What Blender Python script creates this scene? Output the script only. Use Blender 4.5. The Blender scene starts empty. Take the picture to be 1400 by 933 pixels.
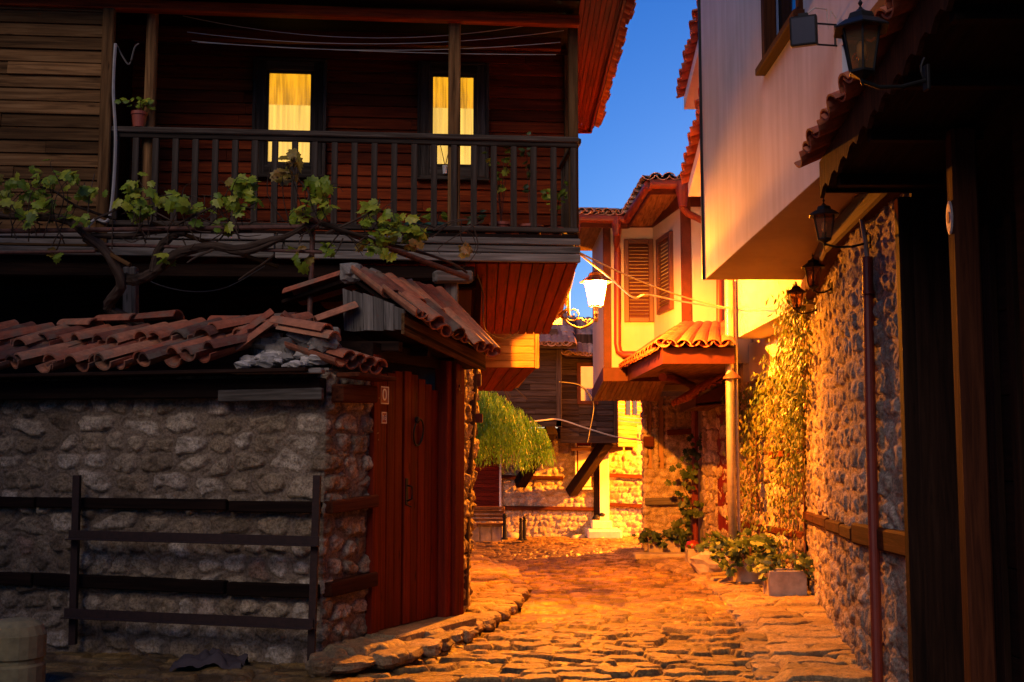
import bpy, math, random
import numpy as np
from mathutils import Vector, Matrix, noise as mnoise
RAD = math.radians
SC = bpy.context.scene
COL = SC.collection
RNG = random.Random(7)

# ------------------------------------------------------------------ camera
F, CX, CY, HZ, CAMZ = 1600.0, 700.0, 466.5, 620.0, 1.6
TH = math.atan((HZ - CY) / F)
CT, ST = math.cos(TH), math.sin(TH)
cam_d = bpy.data.cameras.new('camera')
cam_d.sensor_fit = 'HORIZONTAL'; cam_d.sensor_width = 36.0; cam_d.lens = 36.0 * F / 1400.0
cam_d.clip_end = 2000.0; cam_d.clip_start = 0.05
cam = bpy.data.objects.new('camera', cam_d); COL.objects.link(cam)
cam.location = (0, 0, CAMZ); cam.rotation_euler = (math.pi / 2 + TH, 0, 0)
SC.camera = cam

# ------------------------------------------------------------------ sky and exposure
SUN_EL, SUN_ROT = 2.9, 16.0
SKY_STR = 0.13
LAMP_W, LAMP_COL = 1750.0, (1.0, 0.24, 0.004)
LAMP2_W = 5500.0
w = bpy.data.worlds.new('World'); SC.world = w; w.use_nodes = True
nt = w.node_tree
bg = nt.nodes['Background']
sky = nt.nodes.new('ShaderNodeTexSky'); sky.sky_type = 'NISHITA'; sky.sun_disc = False
sky.sun_elevation = RAD(SUN_EL); sky.sun_rotation = RAD(SUN_ROT)
sky.air_density = 1.0; sky.dust_density = 0.55; sky.ozone_density = 7.2
nt.links.new(sky.outputs['Color'], bg.inputs['Color'])
bg.inputs['Strength'].default_value = SKY_STR
SC.view_settings.view_transform = 'Standard'; SC.view_settings.look = 'None'
SC.view_settings.gamma = 1.0; SC.view_settings.use_curve_mapping = False
SC.view_settings.exposure = 1.4
# last warm glow of the dusk sky from behind the viewpoint
gl = bpy.data.lights.new('dusk_glow', 'SUN'); gl.energy = 0.46; gl.angle = RAD(35); gl.color = (1.0, 0.77, 0.62)
glo = bpy.data.objects.new('dusk_glow', gl); COL.objects.link(glo)
glo.rotation_euler = Vector((0.42, 1.0, -0.75)).to_track_quat('-Z', 'Y').to_euler()
SC.render.engine = 'CYCLES'
SC.cycles.use_denoising = True
SC.cycles.max_bounces = 8; SC.cycles.diffuse_bounces = 4; SC.cycles.transparent_max_bounces = 12
SC.cycles.sample_clamp_indirect = 6.0
SC.cycles.caustics_reflective = False; SC.cycles.caustics_refractive = False

# ------------------------------------------------------------------ picking points of the place from the photograph
def P(px, py, Y):
    u = (px - CX) / F; v = (CY - py) / F
    t = Y / (CT - v * ST)
    return Vector((u * t, Y, CAMZ + t * (ST + v * CT)))
def X_(px, Y): return P(px, HZ, Y).x
def Z_(py, Y): return P(CX, py, Y).z
def PX(px, py, X):
    u = (px - CX) / F; v = (CY - py) / F
    t = X / u
    return Vector((X, t * (CT - v * ST), CAMZ + t * (ST + v * CT)))

# ------------------------------------------------------------------ mesh builder
class MB:
    def __init__(s): s.v = []; s.f = []; s.t = []; s.g = []
    def add(s, vs, fs, tint=None, gc=None):
        o = len(s.v); tint = RNG.random() if tint is None else tint
        s.v += [tuple(p) for p in vs]
        s.g += [tuple(q) for q in (gc if gc is not None else vs)]
        for f in fs: s.f.append(tuple(i + o for i in f)); s.t.append(tint)
        return s
    def box(s, c, ax, ay, az, bev=0.004, tint=None):
        """chamfered box, centre c, half-axis vectors"""
        c = Vector(c); A = [Vector(ax), Vector(ay), Vector(az)]
        L = [max(a.length, 1e-6) for a in A]; U = [a / l for a, l in zip(A, L)]
        b = min(bev, min(L) * 0.45)
        order = sorted(range(3), key=lambda k: -L[k])
        off = [RNG.uniform(0, 60) for _ in range(3)]
        vs = []; gc = []; idx = {}
        for sx in (-1, 1):
            for sy in (-1, 1):
                for sz in (-1, 1):
                    sg = (sx, sy, sz)
                    for k in range(3):
                        d = [sg[q] * (L[q] - (0 if q == k else b)) for q in range(3)]
                        idx[(sg, k)] = len(vs)
                        vs.append(c + U[0] * d[0] + U[1] * d[1] + U[2] * d[2])
                        gc.append(tuple(d[order[q]] + off[q] for q in range(3)))
        fs = []
        hand = 1 if U[0].cross(U[1]).dot(U[2]) > 0 else -1
        def sgn(k, a, q, b_, r, c_):
            g = [0, 0, 0]; g[k] = a; g[q] = b_; g[r] = c_; return tuple(g)
        for k in range(3):
            q, r = (k + 1) % 3, (k + 2) % 3
            for a in (-1, 1):
                f = [idx[(sgn(k, a, q, x, r, y), k)] for x, y in ((-1, -1), (1, -1), (1, 1), (-1, 1))]
                fs.append(f if a * hand > 0 else f[::-1])
            for x in (-1, 1):
                for y in (-1, 1):
                    s1, s2 = sgn(k, -1, q, x, r, y), sgn(k, 1, q, x, r, y)
                    f = [idx[(s1, q)], idx[(s2, q)], idx[(s2, r)], idx[(s1, r)]]
                    fs.append(f if x * y * hand < 0 else f[::-1])
        for sx in (-1, 1):
            for sy in (-1, 1):
                for sz in (-1, 1):
                    f = [idx[((sx, sy, sz), k)] for k in range(3)]
                    fs.append(f if sx * sy * sz * hand > 0 else f[::-1])
        return s.add(vs, fs, tint, gc)
    def beam(s, p, q, w, h, up=(0, 0, 1), bev=0.004, tint=None):
        """bar p->q, w across, h along up"""
        p, q = Vector(p), Vector(q); d = q - p; l = d.length; d /= l
        up = Vector(up); sd = d.cross(up)
        if sd.length < 1e-4: sd = d.cross(Vector((0, 1, 0)))
        sd.normalize(); u = sd.cross(d).normalized()
        return s.box((p + q) / 2, d * l / 2, sd * w / 2, u * h / 2, bev, tint)
    def prism(s, pts, vec, tint=None):
        pts = [Vector(p) for p in pts]; vec = Vector(vec); n = len(pts)
        vs = pts + [p + vec for p in pts]
        off = Vector((RNG.uniform(0, 50), RNG.uniform(0, 50), RNG.uniform(0, 50)))
        e = (pts[1] - pts[0]); e2 = (pts[-1] - pts[0])
        ex = (e if e.length >= e2.length else e2).normalized(); nn = e.cross(e2)
        nn = nn.normalized() if nn.length > 1e-9 else Vector((0, 0, 1)); ey = nn.cross(ex)
        gc = [Vector((p.dot(ex), p.dot(ey), p.dot(nn))) + off for p in vs]
        fs = [tuple(range(n)), tuple(range(2 * n - 1, n - 1, -1))]
        fs += [(i, i + n, (i + 1) % n + n, (i + 1) % n) for i in range(n)]
        if nn.dot(vec) > 0: fs = [f[::-1] for f in fs]
        return s.add(vs, fs, tint, gc)
    def tube(s, path, r, n=8, r1=None, tint=None, caps=True, rag=0.0):
        path = [Vector(p) for p in path]; m = len(path)
        r1 = r if r1 is None else r1
        vs = []; gc = []; L = 0.0
        off = RNG.uniform(0, 50)
        ref = Vector((0.13, 0.21, 0.97))
        for i, p in enumerate(path):
            d = (path[min(i + 1, m - 1)] - path[max(i - 1, 0)]).normalized()
            if abs(d.dot(ref)) > 0.95: ref = Vector((0.97, 0.2, 0.1))
            a = d.cross(ref).normalized(); b = d.cross(a).normalized()
            rr = r + (r1 - r) * i / max(1, m - 1)
            if i: L += (p - path[i - 1]).length
            for k in range(n):
                t = 2 * math.pi * k / n
                q = rr * (1 + (RNG.uniform(-rag, rag) if rag else 0))
                vs.append(p + a * math.cos(t) * q + b * math.sin(t) * q)
                gc.append((L + off, rr * math.cos(t) + off, rr * math.sin(t)))
        fs = []
        for i in range(m - 1):
            for k in range(n):
                k2 = (k + 1) % n
                fs.append((i * n + k, i * n + k2, (i + 1) * n + k2, (i + 1) * n + k))
        if caps:
            fs.append(tuple(range(n - 1, -1, -1))); fs.append(tuple((m - 1) * n + k for k in range(n)))
        return s.add(vs, fs, tint, gc)
    def lathe(s, prof, c, n=16, axis=(0, 0, 1), phase=0.0, tint=None, sx=1.0):
        c = Vector(c); ax = Vector(axis).normalized()
        a = ax.cross(Vector((0, 1, 0)) if abs(ax.y) < 0.9 else Vector((1, 0, 0))).normalized(); b = ax.cross(a)
        vs = []
        for r, z in prof:
            for k in range(n):
                t = 2 * math.pi * k / n + phase
                vs.append(c + ax * z + a * math.cos(t) * r * sx + b * math.sin(t) * r)
        fs = []
        for i in range(len(prof) - 1):
            for k in range(n):
                k2 = (k + 1) % n
                fs.append((i * n + k, i * n + k2, (i + 1) * n + k2, (i + 1) * n + k))
        fs.append(tuple(range(n - 1, -1, -1))); m = len(prof) - 1
        fs.append(tuple(m * n + k for k in range(n)))
        return s.add(vs, fs, tint)
    def tile(s, p, d, up, L, r0, r1, th=0.014, convex=True, tint=None, n=7):
        """half round clay tile from p (upper end) along d; open ends r0 -> r1"""
        d = Vector(d).normalized(); up = Vector(up); sd = d.cross(up).normalized(); up = sd.cross(d).normalized()
        sg = 1 if convex else -1
        vs = []
        for e, (dist, r) in enumerate(((0, r0), (L, r1))):
            for ri in (r, r - th):
                for k in range(n + 1):
                    t = math.pi * (0.06 + 0.88 * k / n)
                    vs.append(Vector(p) + d * dist + sd * (math.cos(t) * ri) + up * (sg * math.sin(t) * ri * 0.85))
        m = n + 1; fs = []
        for k in range(n):
            fs.append((k, k + 1, 2 * m + k + 1, 2 * m + k))
            fs.append((m + k + 1, m + k, 3 * m + k, 3 * m + k + 1))
            fs.append((k + 1, k, m + k, m + k + 1))
            fs.append((2 * m + k, 2 * m + k + 1, 3 * m + k + 1, 3 * m + k))
        fs.append((0, 2 * m, 3 * m, m)); fs.append((n, m + n, 3 * m + n, 2 * m + n))
        if sg > 0: fs = [f[::-1] for f in fs]
        return s.add(vs, fs, tint)
    def build(s, name, mat, parent=None, smooth=False):
        return link_mesh(name, s.v, s.f, mat, parent, smooth, face_t=s.t, gc=s.g)

def root_loc(o):
    while o.parent: o = o.parent
    return o.location.copy()
def link_mesh(name, v, f, mat, parent=None, smooth=False, face_t=None, gc=None, base=None):
    v = np.asarray(v, dtype=np.float32)
    if parent is not None: off = np.array(root_loc(parent), dtype=np.float32)
    elif base is not None: off = np.array(base, dtype=np.float32)
    else: off = np.zeros(3, dtype=np.float32)
    me = bpy.data.meshes.new(name)
    if isinstance(f, np.ndarray):
        nf, k = f.shape
        me.vertices.add(len(v)); me.vertices.foreach_set('co', (v - off).ravel())
        me.loops.add(nf * k); me.loops.foreach_set('vertex_index', f.astype(np.int32).ravel())
        me.polygons.add(nf); me.polygons.foreach_set('loop_start', np.arange(0, nf * k, k, dtype=np.int32))
        me.update(calc_edges=True)
    else:
        me.from_pydata((v - off).tolist(), [], f)
    if face_t is not None:
        a = me.attributes.new('tint', 'FLOAT', 'FACE'); a.data.foreach_set('value', np.asarray(face_t, dtype=np.float32))
    if gc is not None:
        a = me.attributes.new('gc', 'FLOAT_VECTOR', 'POINT'); a.data.foreach_set('vector', np.asarray(gc, dtype=np.float32).ravel())
    if smooth: me.polygons.foreach_set('use_smooth', np.ones(len(me.polygons), dtype=bool))
    me.materials.append(mat); me.validate()
    o = bpy.data.objects.new(name, me); COL.objects.link(o)
    if parent is not None: o.parent = parent
    elif base is not None: o.location = base
    return o
def tag(o, label=None, cat=None, group=None, kind=None):
    if label: o['label'] = label
    if cat: o['category'] = cat
    if group: o['group'] = group
    if kind: o['kind'] = kind
    return o
def thing(name, label, cat, loc, group=None):
    o = bpy.data.objects.new(name, None); COL.objects.link(o); o.location = Vector(loc)
    o.empty_display_size = 0.1
    return tag(o, label, cat, group)
def single(name, mb, mat, label, cat, loc, group=None, smooth=False):
    o = link_mesh(name, mb.v, mb.f, mat, None, smooth, mb.t, mb.g, base=Vector(loc))
    return tag(o, label, cat, group)

# ------------------------------------------------------------------ numpy noise and stone fields
def hsh(ix, iy, seed):
    n = (ix.astype(np.int64) * 374761393 + iy.astype(np.int64) * 668265263 + seed * 974634773) & 0xffffffff
    n = ((n ^ (n >> 13)) * 1274126177) & 0xffffffff
    n = ((n ^ (n >> 16)) * 2246822519) & 0xffffffff
    return ((n ^ (n >> 15)) & 0xffff) / 65535.0
def vn(x, y, seed):
    ix, iy = np.floor(x), np.floor(y); fx, fy = x - ix, y - iy
    fx = fx * fx * (3 - 2 * fx); fy = fy * fy * (3 - 2 * fy)
    a, b, c, d = hsh(ix, iy, seed), hsh(ix + 1, iy, seed), hsh(ix, iy + 1, seed), hsh(ix + 1, iy + 1, seed)
    return a + (b - a) * fx + (c - a) * fy + (a - b - c + d) * fx * fy
def fbm(x, y, seed, oc=4):
    r = 0; amp = 0.5; tot = 0
    for k in range(oc):
        r = r + amp * vn(x, y, seed + k * 17); tot += amp; amp *= 0.5; x = x * 2.03; y = y * 2.03
    return r / tot
def sstep(a, b, x):
    t = np.clip((x - a) / (b - a), 0, 1); return t * t * (3 - 2 * t)
def stone_field(s, t, cw, ch, seed, jit=0.36, warp=0.22, pn=2.6):
    ws = s + warp * cw * 2 * (fbm(s / cw * 1.3, t / ch * 1.3, seed + 5, 3) - 0.5)
    wt = t + warp * ch * 2 * (fbm(s / cw * 1.3 + 9, t / ch * 1.3 + 4, seed + 6, 3) - 0.5)
    j0 = np.floor(wt / ch)
    F1 = np.full(s.shape, 9e9); F2 = F1.copy(); ci = np.zeros(s.shape); cj = np.zeros(s.shape); ox = F1 * 0; oy = F1 * 0
    for dj in (-1, 0, 1):
        row = j0 + dj
        ro = hsh(row, row * 0, seed + 1) * cw; rw = cw * (0.7 + 0.75 * hsh(row, row * 0 + 3, seed + 2))
        c0 = np.floor((ws - ro) / rw)
        for di in (-1, 0, 1):
            col = c0 + di
            fx = (col + 0.5 + jit * 2 * (hsh(col, row, seed + 3) - 0.5)) * rw + ro
            fy = (row + 0.5 + jit * 1.6 * (hsh(col, row, seed + 4) - 0.5)) * ch
            dx, dy = (ws - fx) / rw, (wt - fy) / ch
            dist = (np.abs(dx) ** pn + np.abs(dy) ** pn) ** (1 / pn)
            nearer = dist < F1
            F2 = np.where(nearer, F1, np.minimum(F2, dist))
            ci = np.where(nearer, col, ci); cj = np.where(nearer, row, cj)
            ox = np.where(nearer, dx, ox); oy = np.where(nearer, dy, oy)
            F1 = np.where(nearer, dist, F1)
    d = (F2 - F1) * min(cw, ch)
    return d, hsh(ci, cj, seed + 11), hsh(ci, cj, seed + 12), hsh(ci, cj, seed + 13), ox, oy
def grid_faces(nu, nv):
    i = np.arange(nu * nv).reshape(nv, nu)
    return np.stack([i[:-1, :-1], i[:-1, 1:], i[1:, 1:], i[1:, :-1]], -1).reshape(-1, 4)
def point_attr(o, name, arr):
    a = o.data.attributes.new(name, 'FLOAT', 'POINT'); a.data.foreach_set('value', np.asarray(arr, dtype=np.float32).ravel())
def stone_panel(name, poly, z0, z1, mat, parent, res=0.014, cw=0.26, ch=0.15, depth=0.045, gap=0.012, seed=1,
                rough=0.03, lean=(0, 0), wave=0.03, relief=1.0, pitd=0.012):
    """rubble masonry face along a ground polyline (seen from its right-hand side), real relief"""
    poly = [Vector((p[0], p[1])) for p in poly]
    L = [0.0]
    for a, b in zip(poly, poly[1:]): L.append(L[-1] + (b - a).length)
    tot = L[-1]; nu = max(3, int(tot / res)); nv = max(3, int((z1 - z0) / res))
    s1 = np.linspace(0, tot, nu)
    # keep exact corner columns
    for l in L[1:-1]: s1[np.argmin(np.abs(s1 - l))] = l
    t1 = np.linspace(z0, z1, nv)
    s, t = np.meshgrid(s1, t1)
    x = np.interp(s, L, [p.x for p in poly]); y = np.interp(s, L, [p.y for p in poly])
    dirs = [(b - a).normalized() for a, b in zip(poly, poly[1:])]
    nsx, nsy, kk = [], [], []
    for i, d in enumerate(dirs):
        e = min(0.03, (L[i + 1] - L[i]) * 0.3)
        kk += [L[i] + (e if i else 0), L[i + 1] - (e if i < len(dirs) - 1 else 0)]; nsx += [d.y] * 2; nsy += [-d.x] * 2
    nx = np.interp(s, kk, nsx); ny = np.interp(s, kk, nsy)
    d, r1, r2, r3, ox, oy = stone_field(s, t, cw, ch, seed, 0.34, 0.20, 4.0)
    m = sstep(gap * 0.8, gap + 0.018, d)
    groove = np.exp(-((d - gap * 0.85) / 0.009) ** 2) * 0.014 * (0.4 + 0.9 * vn(s * 3, t * 3, seed + 70))
    big = fbm(s * 1.1, t * 1.1, seed + 40, 3) - 0.5
    fine = fbm(s / 0.05, t / 0.05, seed + 50, 4) - 0.5
    pit = sstep(0.62, 0.8, fbm(s / 0.035, t / 0.03, seed + 60, 2))
    h = depth * m * (0.30 + 0.80 * r1) + m * depth * 0.8 * ((r2 - 0.5) * ox + (r3 - 0.5) * oy) * relief
    med = fbm(s / 0.11, t / 0.09, seed + 55, 4) - 0.5
    h = h + rough * (fine * 0.8 + med * 0.9) * (0.45 + 0.55 * m) - pit * pitd * m + wave * big - groove
    x = x + nx * h + lean[0] * (t - z0); y = y + ny * h + lean[1] * (t - z0)
    v = np.stack([x, y, t], -1).reshape(-1, 3)
    o = link_mesh(name, v, grid_faces(nu, nv), mat, parent, True)
    point_attr(o, 'tint', r2 * 0.7 + 0.3 * r3); point_attr(o, 'mort', 1 - m)
    return o
def core_mb(mb, poly, z0, z1, th=0.3, inset=0.03, lean=(0, 0)):
    poly = [Vector((p[0], p[1])) for p in poly]
    for a, b in zip(poly, poly[1:]):
        d = (b - a).normalized(); n = Vector((d.y, -d.x))
        a2, b2 = a - n * inset, b - n * inset
        lz = Vector((lean[0], lean[1])) * (z1 - z0)
        pts = [(a2.x, a2.y, z0), (b2.x, b2.y, z0), (b2.x + lz.x, b2.y + lz.y, z1), (a2.x + lz.x, a2.y + lz.y, z1)]
        mb.prism(pts, (-n.x * th, -n.y * th, 0))
    return mb
# ------------------------------------------------------------------ materials
def mat_new(name):
    m = bpy.data.materials.new(name); m.use_nodes = True
    n = m.node_tree.nodes; b = n['Principled BSDF']
    return m, n, m.node_tree.links, b
def node(n, typ, **kw):
    x = n.new(typ)
    for k, v in kw.items(): setattr(x, k, v)
    return x
def ramp(n, stops):
    r = n.new('ShaderNodeValToRGB'); e = r.color_ramp.elements
    while len(e) < len(stops): e.new(0.5)
    for el, (p, c) in zip(e, stops): el.position = p; el.color = (c[0], c[1], c[2], 1)
    return r
def attr(n, name): a = n.new('ShaderNodeAttribute'); a.attribute_name = name; return a
def mixc(n, l, fac, a, b, mode='MIX'):
    m = n.new('ShaderNodeMix'); m.data_type = 'RGBA'; m.blend_type = mode
    for sock, val in ((m.inputs[0], fac), (m.inputs[6], a), (m.inputs[7], b)):
        if isinstance(val, (int, float)): sock.default_value = val
        elif isinstance(val, tuple): sock.default_value = (val[0], val[1], val[2], 1)
        else: l.new(val, sock)
    return m.outputs[2]
def mapping(n, l, src, scale):
    m = n.new('ShaderNodeMapping'); m.inputs['Scale'].default_value = scale; l.new(src, m.inputs['Vector']); return m.outputs[0]
def noise(n, l, vec, scale, detail=4, rough=0.55, dist=0.0):
    t = n.new('ShaderNodeTexNoise'); t.inputs['Scale'].default_value = scale; t.inputs['Detail'].default_value = detail
    t.inputs['Roughness'].default_value = rough; t.inputs['Distortion'].default_value = dist
    if vec is not None: l.new(vec, t.inputs['Vector'])
    return t.outputs['Fac']
def bump(n, l, b, h, strength, dist=0.01):
    x = n.new('ShaderNodeBump'); x.inputs['Strength'].default_value = strength; x.inputs['Distance'].default_value = dist
    l.new(h, x.inputs['Height']); l.new(x.outputs[0], b.inputs['Normal'])
def coords(n): return n.new('ShaderNodeTexCoord').outputs['Object']

def wood(name, dark, mid, light, rough=0.65, tintamp=0.5, grime=0.35):
    m, n, l, b = mat_new(name)
    g = attr(n, 'gc').outputs['Vector']
    g1 = noise(n, l, mapping(n, l, g, (1.6, 28, 28)), 1.0, 6, 0.62, 0.6)
    g2 = noise(n, l, mapping(n, l, g, (0.9, 5, 5)), 1.0, 3)
    rp = ramp(n, [(0.28, dark), (0.52, mid), (0.78, light)]); l.new(g1, rp.inputs[0])
    t = attr(n, 'tint').outputs['Fac']
    tr = ramp(n, [(0, (1 - tintamp,) * 3), (1, (1 + tintamp * 0.6,) * 3)]); l.new(t, tr.inputs[0])
    c = mixc(n, l, 1.0, rp.outputs[0], tr.outputs[0], 'MULTIPLY')
    gr = ramp(n, [(0.35, (0.45,) * 3), (0.62, (1,) * 3)]); l.new(g2, gr.inputs[0])
    c = mixc(n, l, grime, c, mixc(n, l, 1.0, c, gr.outputs[0], 'MULTIPLY'))
    # small knots
    v = n.new('ShaderNodeTexVoronoi'); v.inputs['Scale'].default_value = 1.0
    l.new(mapping(n, l, g, (2.2, 9, 9)), v.inputs['Vector'])
    kr = ramp(n, [(0.05, (0.3,) * 3), (0.13, (1,) * 3)]); l.new(v.outputs['Distance'], kr.inputs[0])
    c = mixc(n, l, 0.8, c, mixc(n, l, 1.0, c, kr.outputs[0], 'MULTIPLY'))
    l.new(c, b.inputs['Base Color']); b.inputs['Roughness'].default_value = min(1, rough + .15); b.inputs['Specular IOR Level'].default_value = 0.10
    bump(n, l, b, g1, 0.7, 0.006)
    return m
def masonry(name, stops, mortar, rough=0.9, bs=0.9):
    m, n, l, b = mat_new(name); o = coords(n)
    t = attr(n, 'tint').outputs['Fac']; mo = attr(n, 'mort').outputs['Fac']
    rp = ramp(n, stops); l.new(t, rp.inputs[0])
    n1 = noise(n, l, o, 9, 6, 0.65); n2 = noise(n, l, o, 55, 5, 0.7); n3 = noise(n, l, o, 1.3, 3)
    r1 = ramp(n, [(0.3, (0.45, 0.42, 0.38)), (0.7, (1.28, 1.28, 1.28))]); l.new(n1, r1.inputs[0])
    c = mixc(n, l, 1.0, rp.outputs[0], r1.outputs[0], 'MULTIPLY')
    c = mixc(n, l, mo, c, mortar)
    r2 = ramp(n, [(0.36, (0.38, 0.35, 0.32)), (0.58, (1.2, 1.2, 1.2))]); l.new(n2, r2.inputs[0])
    c = mixc(n, l, 0.85, c, mixc(n, l, 1.0, c, r2.outputs[0], 'MULTIPLY'))
    r3 = ramp(n, [(0.35, (0.7, 0.68, 0.66)), (0.65, (1.08, 1.08, 1.08))]); l.new(n3, r3.inputs[0])
    c = mixc(n, l, 1.0, c, r3.outputs[0], 'MULTIPLY')
    l.new(c, b.inputs['Base Color']); b.inputs['Roughness'].default_value = rough
    bump(n, l, b, n2, bs, 0.02)
    return m
def plain(name, col, rough=0.7, var=0.25, scale=6.0, metal=0.0, bs=0.15, spec=0.5, tint=0.0):
    m, n, l, b = mat_new(name); o = coords(n)
    n1 = noise(n, l, o, scale, 6, 0.6); n2 = noise(n, l, o, scale * 9, 3)
    r = ramp(n, [(0.3, (1 - var,) * 3), (0.7, (1 + var * 0.6,) * 3)]); l.new(n1, r.inputs[0])
    c = mixc(n, l, 1.0, (col[0], col[1], col[2]), r.outputs[0], 'MULTIPLY')
    if tint:
        tr = ramp(n, [(0, (1 - tint,) * 3), (1, (1 + tint,) * 3)]); l.new(attr(n, 'tint').outputs['Fac'], tr.inputs[0])
        c = mixc(n, l, 1.0, c, tr.outputs[0], 'MULTIPLY')
    l.new(c, b.inputs['Base Color']); b.inputs['Roughness'].default_value = rough
    b.inputs['Metallic'].default_value = metal; b.inputs['Specular IOR Level'].default_value = spec
    if bs: bump(n, l, b, n2, bs, 0.004)
    return m
def plaster(name, col, streak=0.25, rough=0.85):
    m, n, l, b = mat_new(name); o = coords(n)
    n1 = noise(n, l, mapping(n, l, o, (7, 7, 0.55)), 1.0, 5, 0.6)
    n2 = noise(n, l, o, 120, 3); n3 = noise(n, l, o, 1.1, 4)
    r = ramp(n, [(0.36, (1 - streak, 1 - streak * 1.05, 1 - streak * 1.1)), (0.62, (1, 1, 1))]); l.new(n1, r.inputs[0])
    c = mixc(n, l, 1.0, col, r.outputs[0], 'MULTIPLY')
    r3 = ramp(n, [(0.35, (0.86,) * 3), (0.65, (1.05,) * 3)]); l.new(n3, r3.inputs[0])
    c = mixc(n, l, 1.0, c, r3.outputs[0], 'MULTIPLY')
    l.new(c, b.inputs['Base Color']); b.inputs['Roughness'].default_value = rough
    bump(n, l, b, n2, 0.25, 0.004)
    return m
def clay(name, dark, mid, light, moss=0.5):
    m, n, l, b = mat_new(name); o = coords(n)
    rp = ramp(n, [(0.0, dark), (0.45, mid), (1.0, light)]); l.new(attr(n, 'tint').outputs['Fac'], rp.inputs[0])
    n1 = noise(n, l, o, 14, 6, 0.7); n2 = noise(n, l, o, 5, 5, 0.65); n3 = noise(n, l, o, 70, 4)
    r = ramp(n, [(0.3, (0.55,) * 3), (0.7, (1.15,) * 3)]); l.new(n1, r.inputs[0])
    c = mixc(n, l, 1.0, rp.outputs[0], r.outputs[0], 'MULTIPLY')
    mr = ramp(n, [(0.50, (0, 0, 0)), (0.62, (moss,) * 3)]); l.new(n2, mr.inputs[0])
    c = mixc(n, l, mr.outputs[0], c, (0.17, 0.15, 0.10))
    l.new(c, b.inputs['Base Color']); b.inputs['Roughness'].default_value = 0.85
    bump(n, l, b, n3, 0.4, 0.006)
    return m
def leafmat(name, c0, c1, c2, trans=0.35, rough=0.5):
    m, n, l, b = mat_new(name)
    rp = ramp(n, [(0.0, c0), (0.5, c1), (1.0, c2)]); l.new(attr(n, 'tint').outputs['Fac'], rp.inputs[0])
    o = coords(n); n1 = noise(n, l, o, 30, 3)
    r = ramp(n, [(0.3, (0.7,) * 3), (0.7, (1.2,) * 3)]); l.new(n1, r.inputs[0])
    c = mixc(n, l, 1.0, rp.outputs[0], r.outputs[0], 'MULTIPLY')
    l.new(c, b.inputs['Base Color']); b.inputs['Roughness'].default_value = rough
    tr = n.new('ShaderNodeBsdfTranslucent'); l.new(c, tr.inputs['Color'])
    mx = n.new('ShaderNodeMixShader'); mx.inputs[0].default_value = trans
    l.new(b.outputs[0], mx.inputs[1]); l.new(tr.outputs[0], mx.inputs[2])
    l.new(mx.outputs[0], n['Material Output'].inputs['Surface'])
    return m
def glassmat(name, col=(0.9, 0.9, 0.9), alpha=0.25, rough=0.05):
    m, n, l, b = mat_new(name)
    b.inputs['Base Color'].default_value = (*col, 1); b.inputs['Roughness'].default_value = rough
    tr = n.new('ShaderNodeBsdfTransparent'); tr.inputs['Color'].default_value = (*col, 1)
    mx = n.new('ShaderNodeMixShader'); mx.inputs[0].default_value = alpha
    l.new(tr.outputs[0], mx.inputs[1]); l.new(b.outputs[0], mx.inputs[2])
    l.new(mx.outputs[0], n['Material Output'].inputs['Surface'])
    return m
def emit(name, col, strength, see=False, var=0.0, scale=(20, 20, 1)):
    m, n, l, b = mat_new(name); n.remove(b)
    e = n.new('ShaderNodeEmission'); e.inputs['Color'].default_value = (*col, 1); e.inputs['Strength'].default_value = strength
    if var:
        o = coords(n); t = noise(n, l, mapping(n, l, o, scale), 1.0, 4)
        r = ramp(n, [(0.38, tuple(x * (1 - var) for x in col)), (0.62, tuple(min(1.3, x * (1 + var * 0.6)) for x in col))]); l.new(t, r.inputs[0])
        l.new(r.outputs[0], e.inputs['Color'])
    out = e.outputs[0]
    if see:
        tr = n.new('ShaderNodeBsdfTransparent'); ad = n.new('ShaderNodeAddShader')
        l.new(tr.outputs[0], ad.inputs[0]); l.new(out, ad.inputs[1]); out = ad.outputs[0]
    l.new(out, n['Material Output'].inputs['Surface'])
    return m
M = {}
M['wood_red'] = wood('stained_red_wood', (0.07, 0.010, 0.002), (0.24, 0.036, 0.006), (0.38, 0.072, 0.012), 0.55)
M['wood_brown'] = wood('brown_board_wood', (0.045, 0.022, 0.009), (0.19, 0.095, 0.034), (0.33, 0.185, 0.075), 0.75, 0.6)
M['wood_grey'] = wood('weathered_grey_wood', (0.06, 0.052, 0.044), (0.21, 0.185, 0.155), (0.36, 0.325, 0.28), 0.85)
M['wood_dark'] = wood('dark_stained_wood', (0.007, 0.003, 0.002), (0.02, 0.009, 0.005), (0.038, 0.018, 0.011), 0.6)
M['wood_beam'] = wood('dark_red_beam_wood', (0.02, 0.006, 0.003), (0.06, 0.018, 0.007), (0.10, 0.032, 0.013), 0.7)
M['wood_rail'] = wood('dark_rail_wood', (0.025, 0.018, 0.013), (0.07, 0.054, 0.04), (0.15, 0.125, 0.10), 0.75)
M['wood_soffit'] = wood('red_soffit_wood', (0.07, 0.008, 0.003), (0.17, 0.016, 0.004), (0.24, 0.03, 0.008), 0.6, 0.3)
M['wood_gate'] = wood('painted_gate_wood', (0.07, 0.007, 0.003), (0.15, 0.013, 0.004), (0.20, 0.022, 0.006), 0.5, 0.25)
M['wood_pine'] = wood('bare_pine_wood', (0.13, 0.06, 0.02), (0.28, 0.15, 0.06), (0.40, 0.23, 0.10), 0.6, 0.35)
M['wood_band'] = wood('timber_band_wood', (0.04, 0.010, 0.004), (0.11, 0.029, 0.010), (0.17, 0.048, 0.018), 0.75)
M['wood_far'] = wood('far_dark_boards', (0.018, 0.013, 0.012), (0.05, 0.037, 0.033), (0.09, 0.07, 0.062), 0.8)
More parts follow.
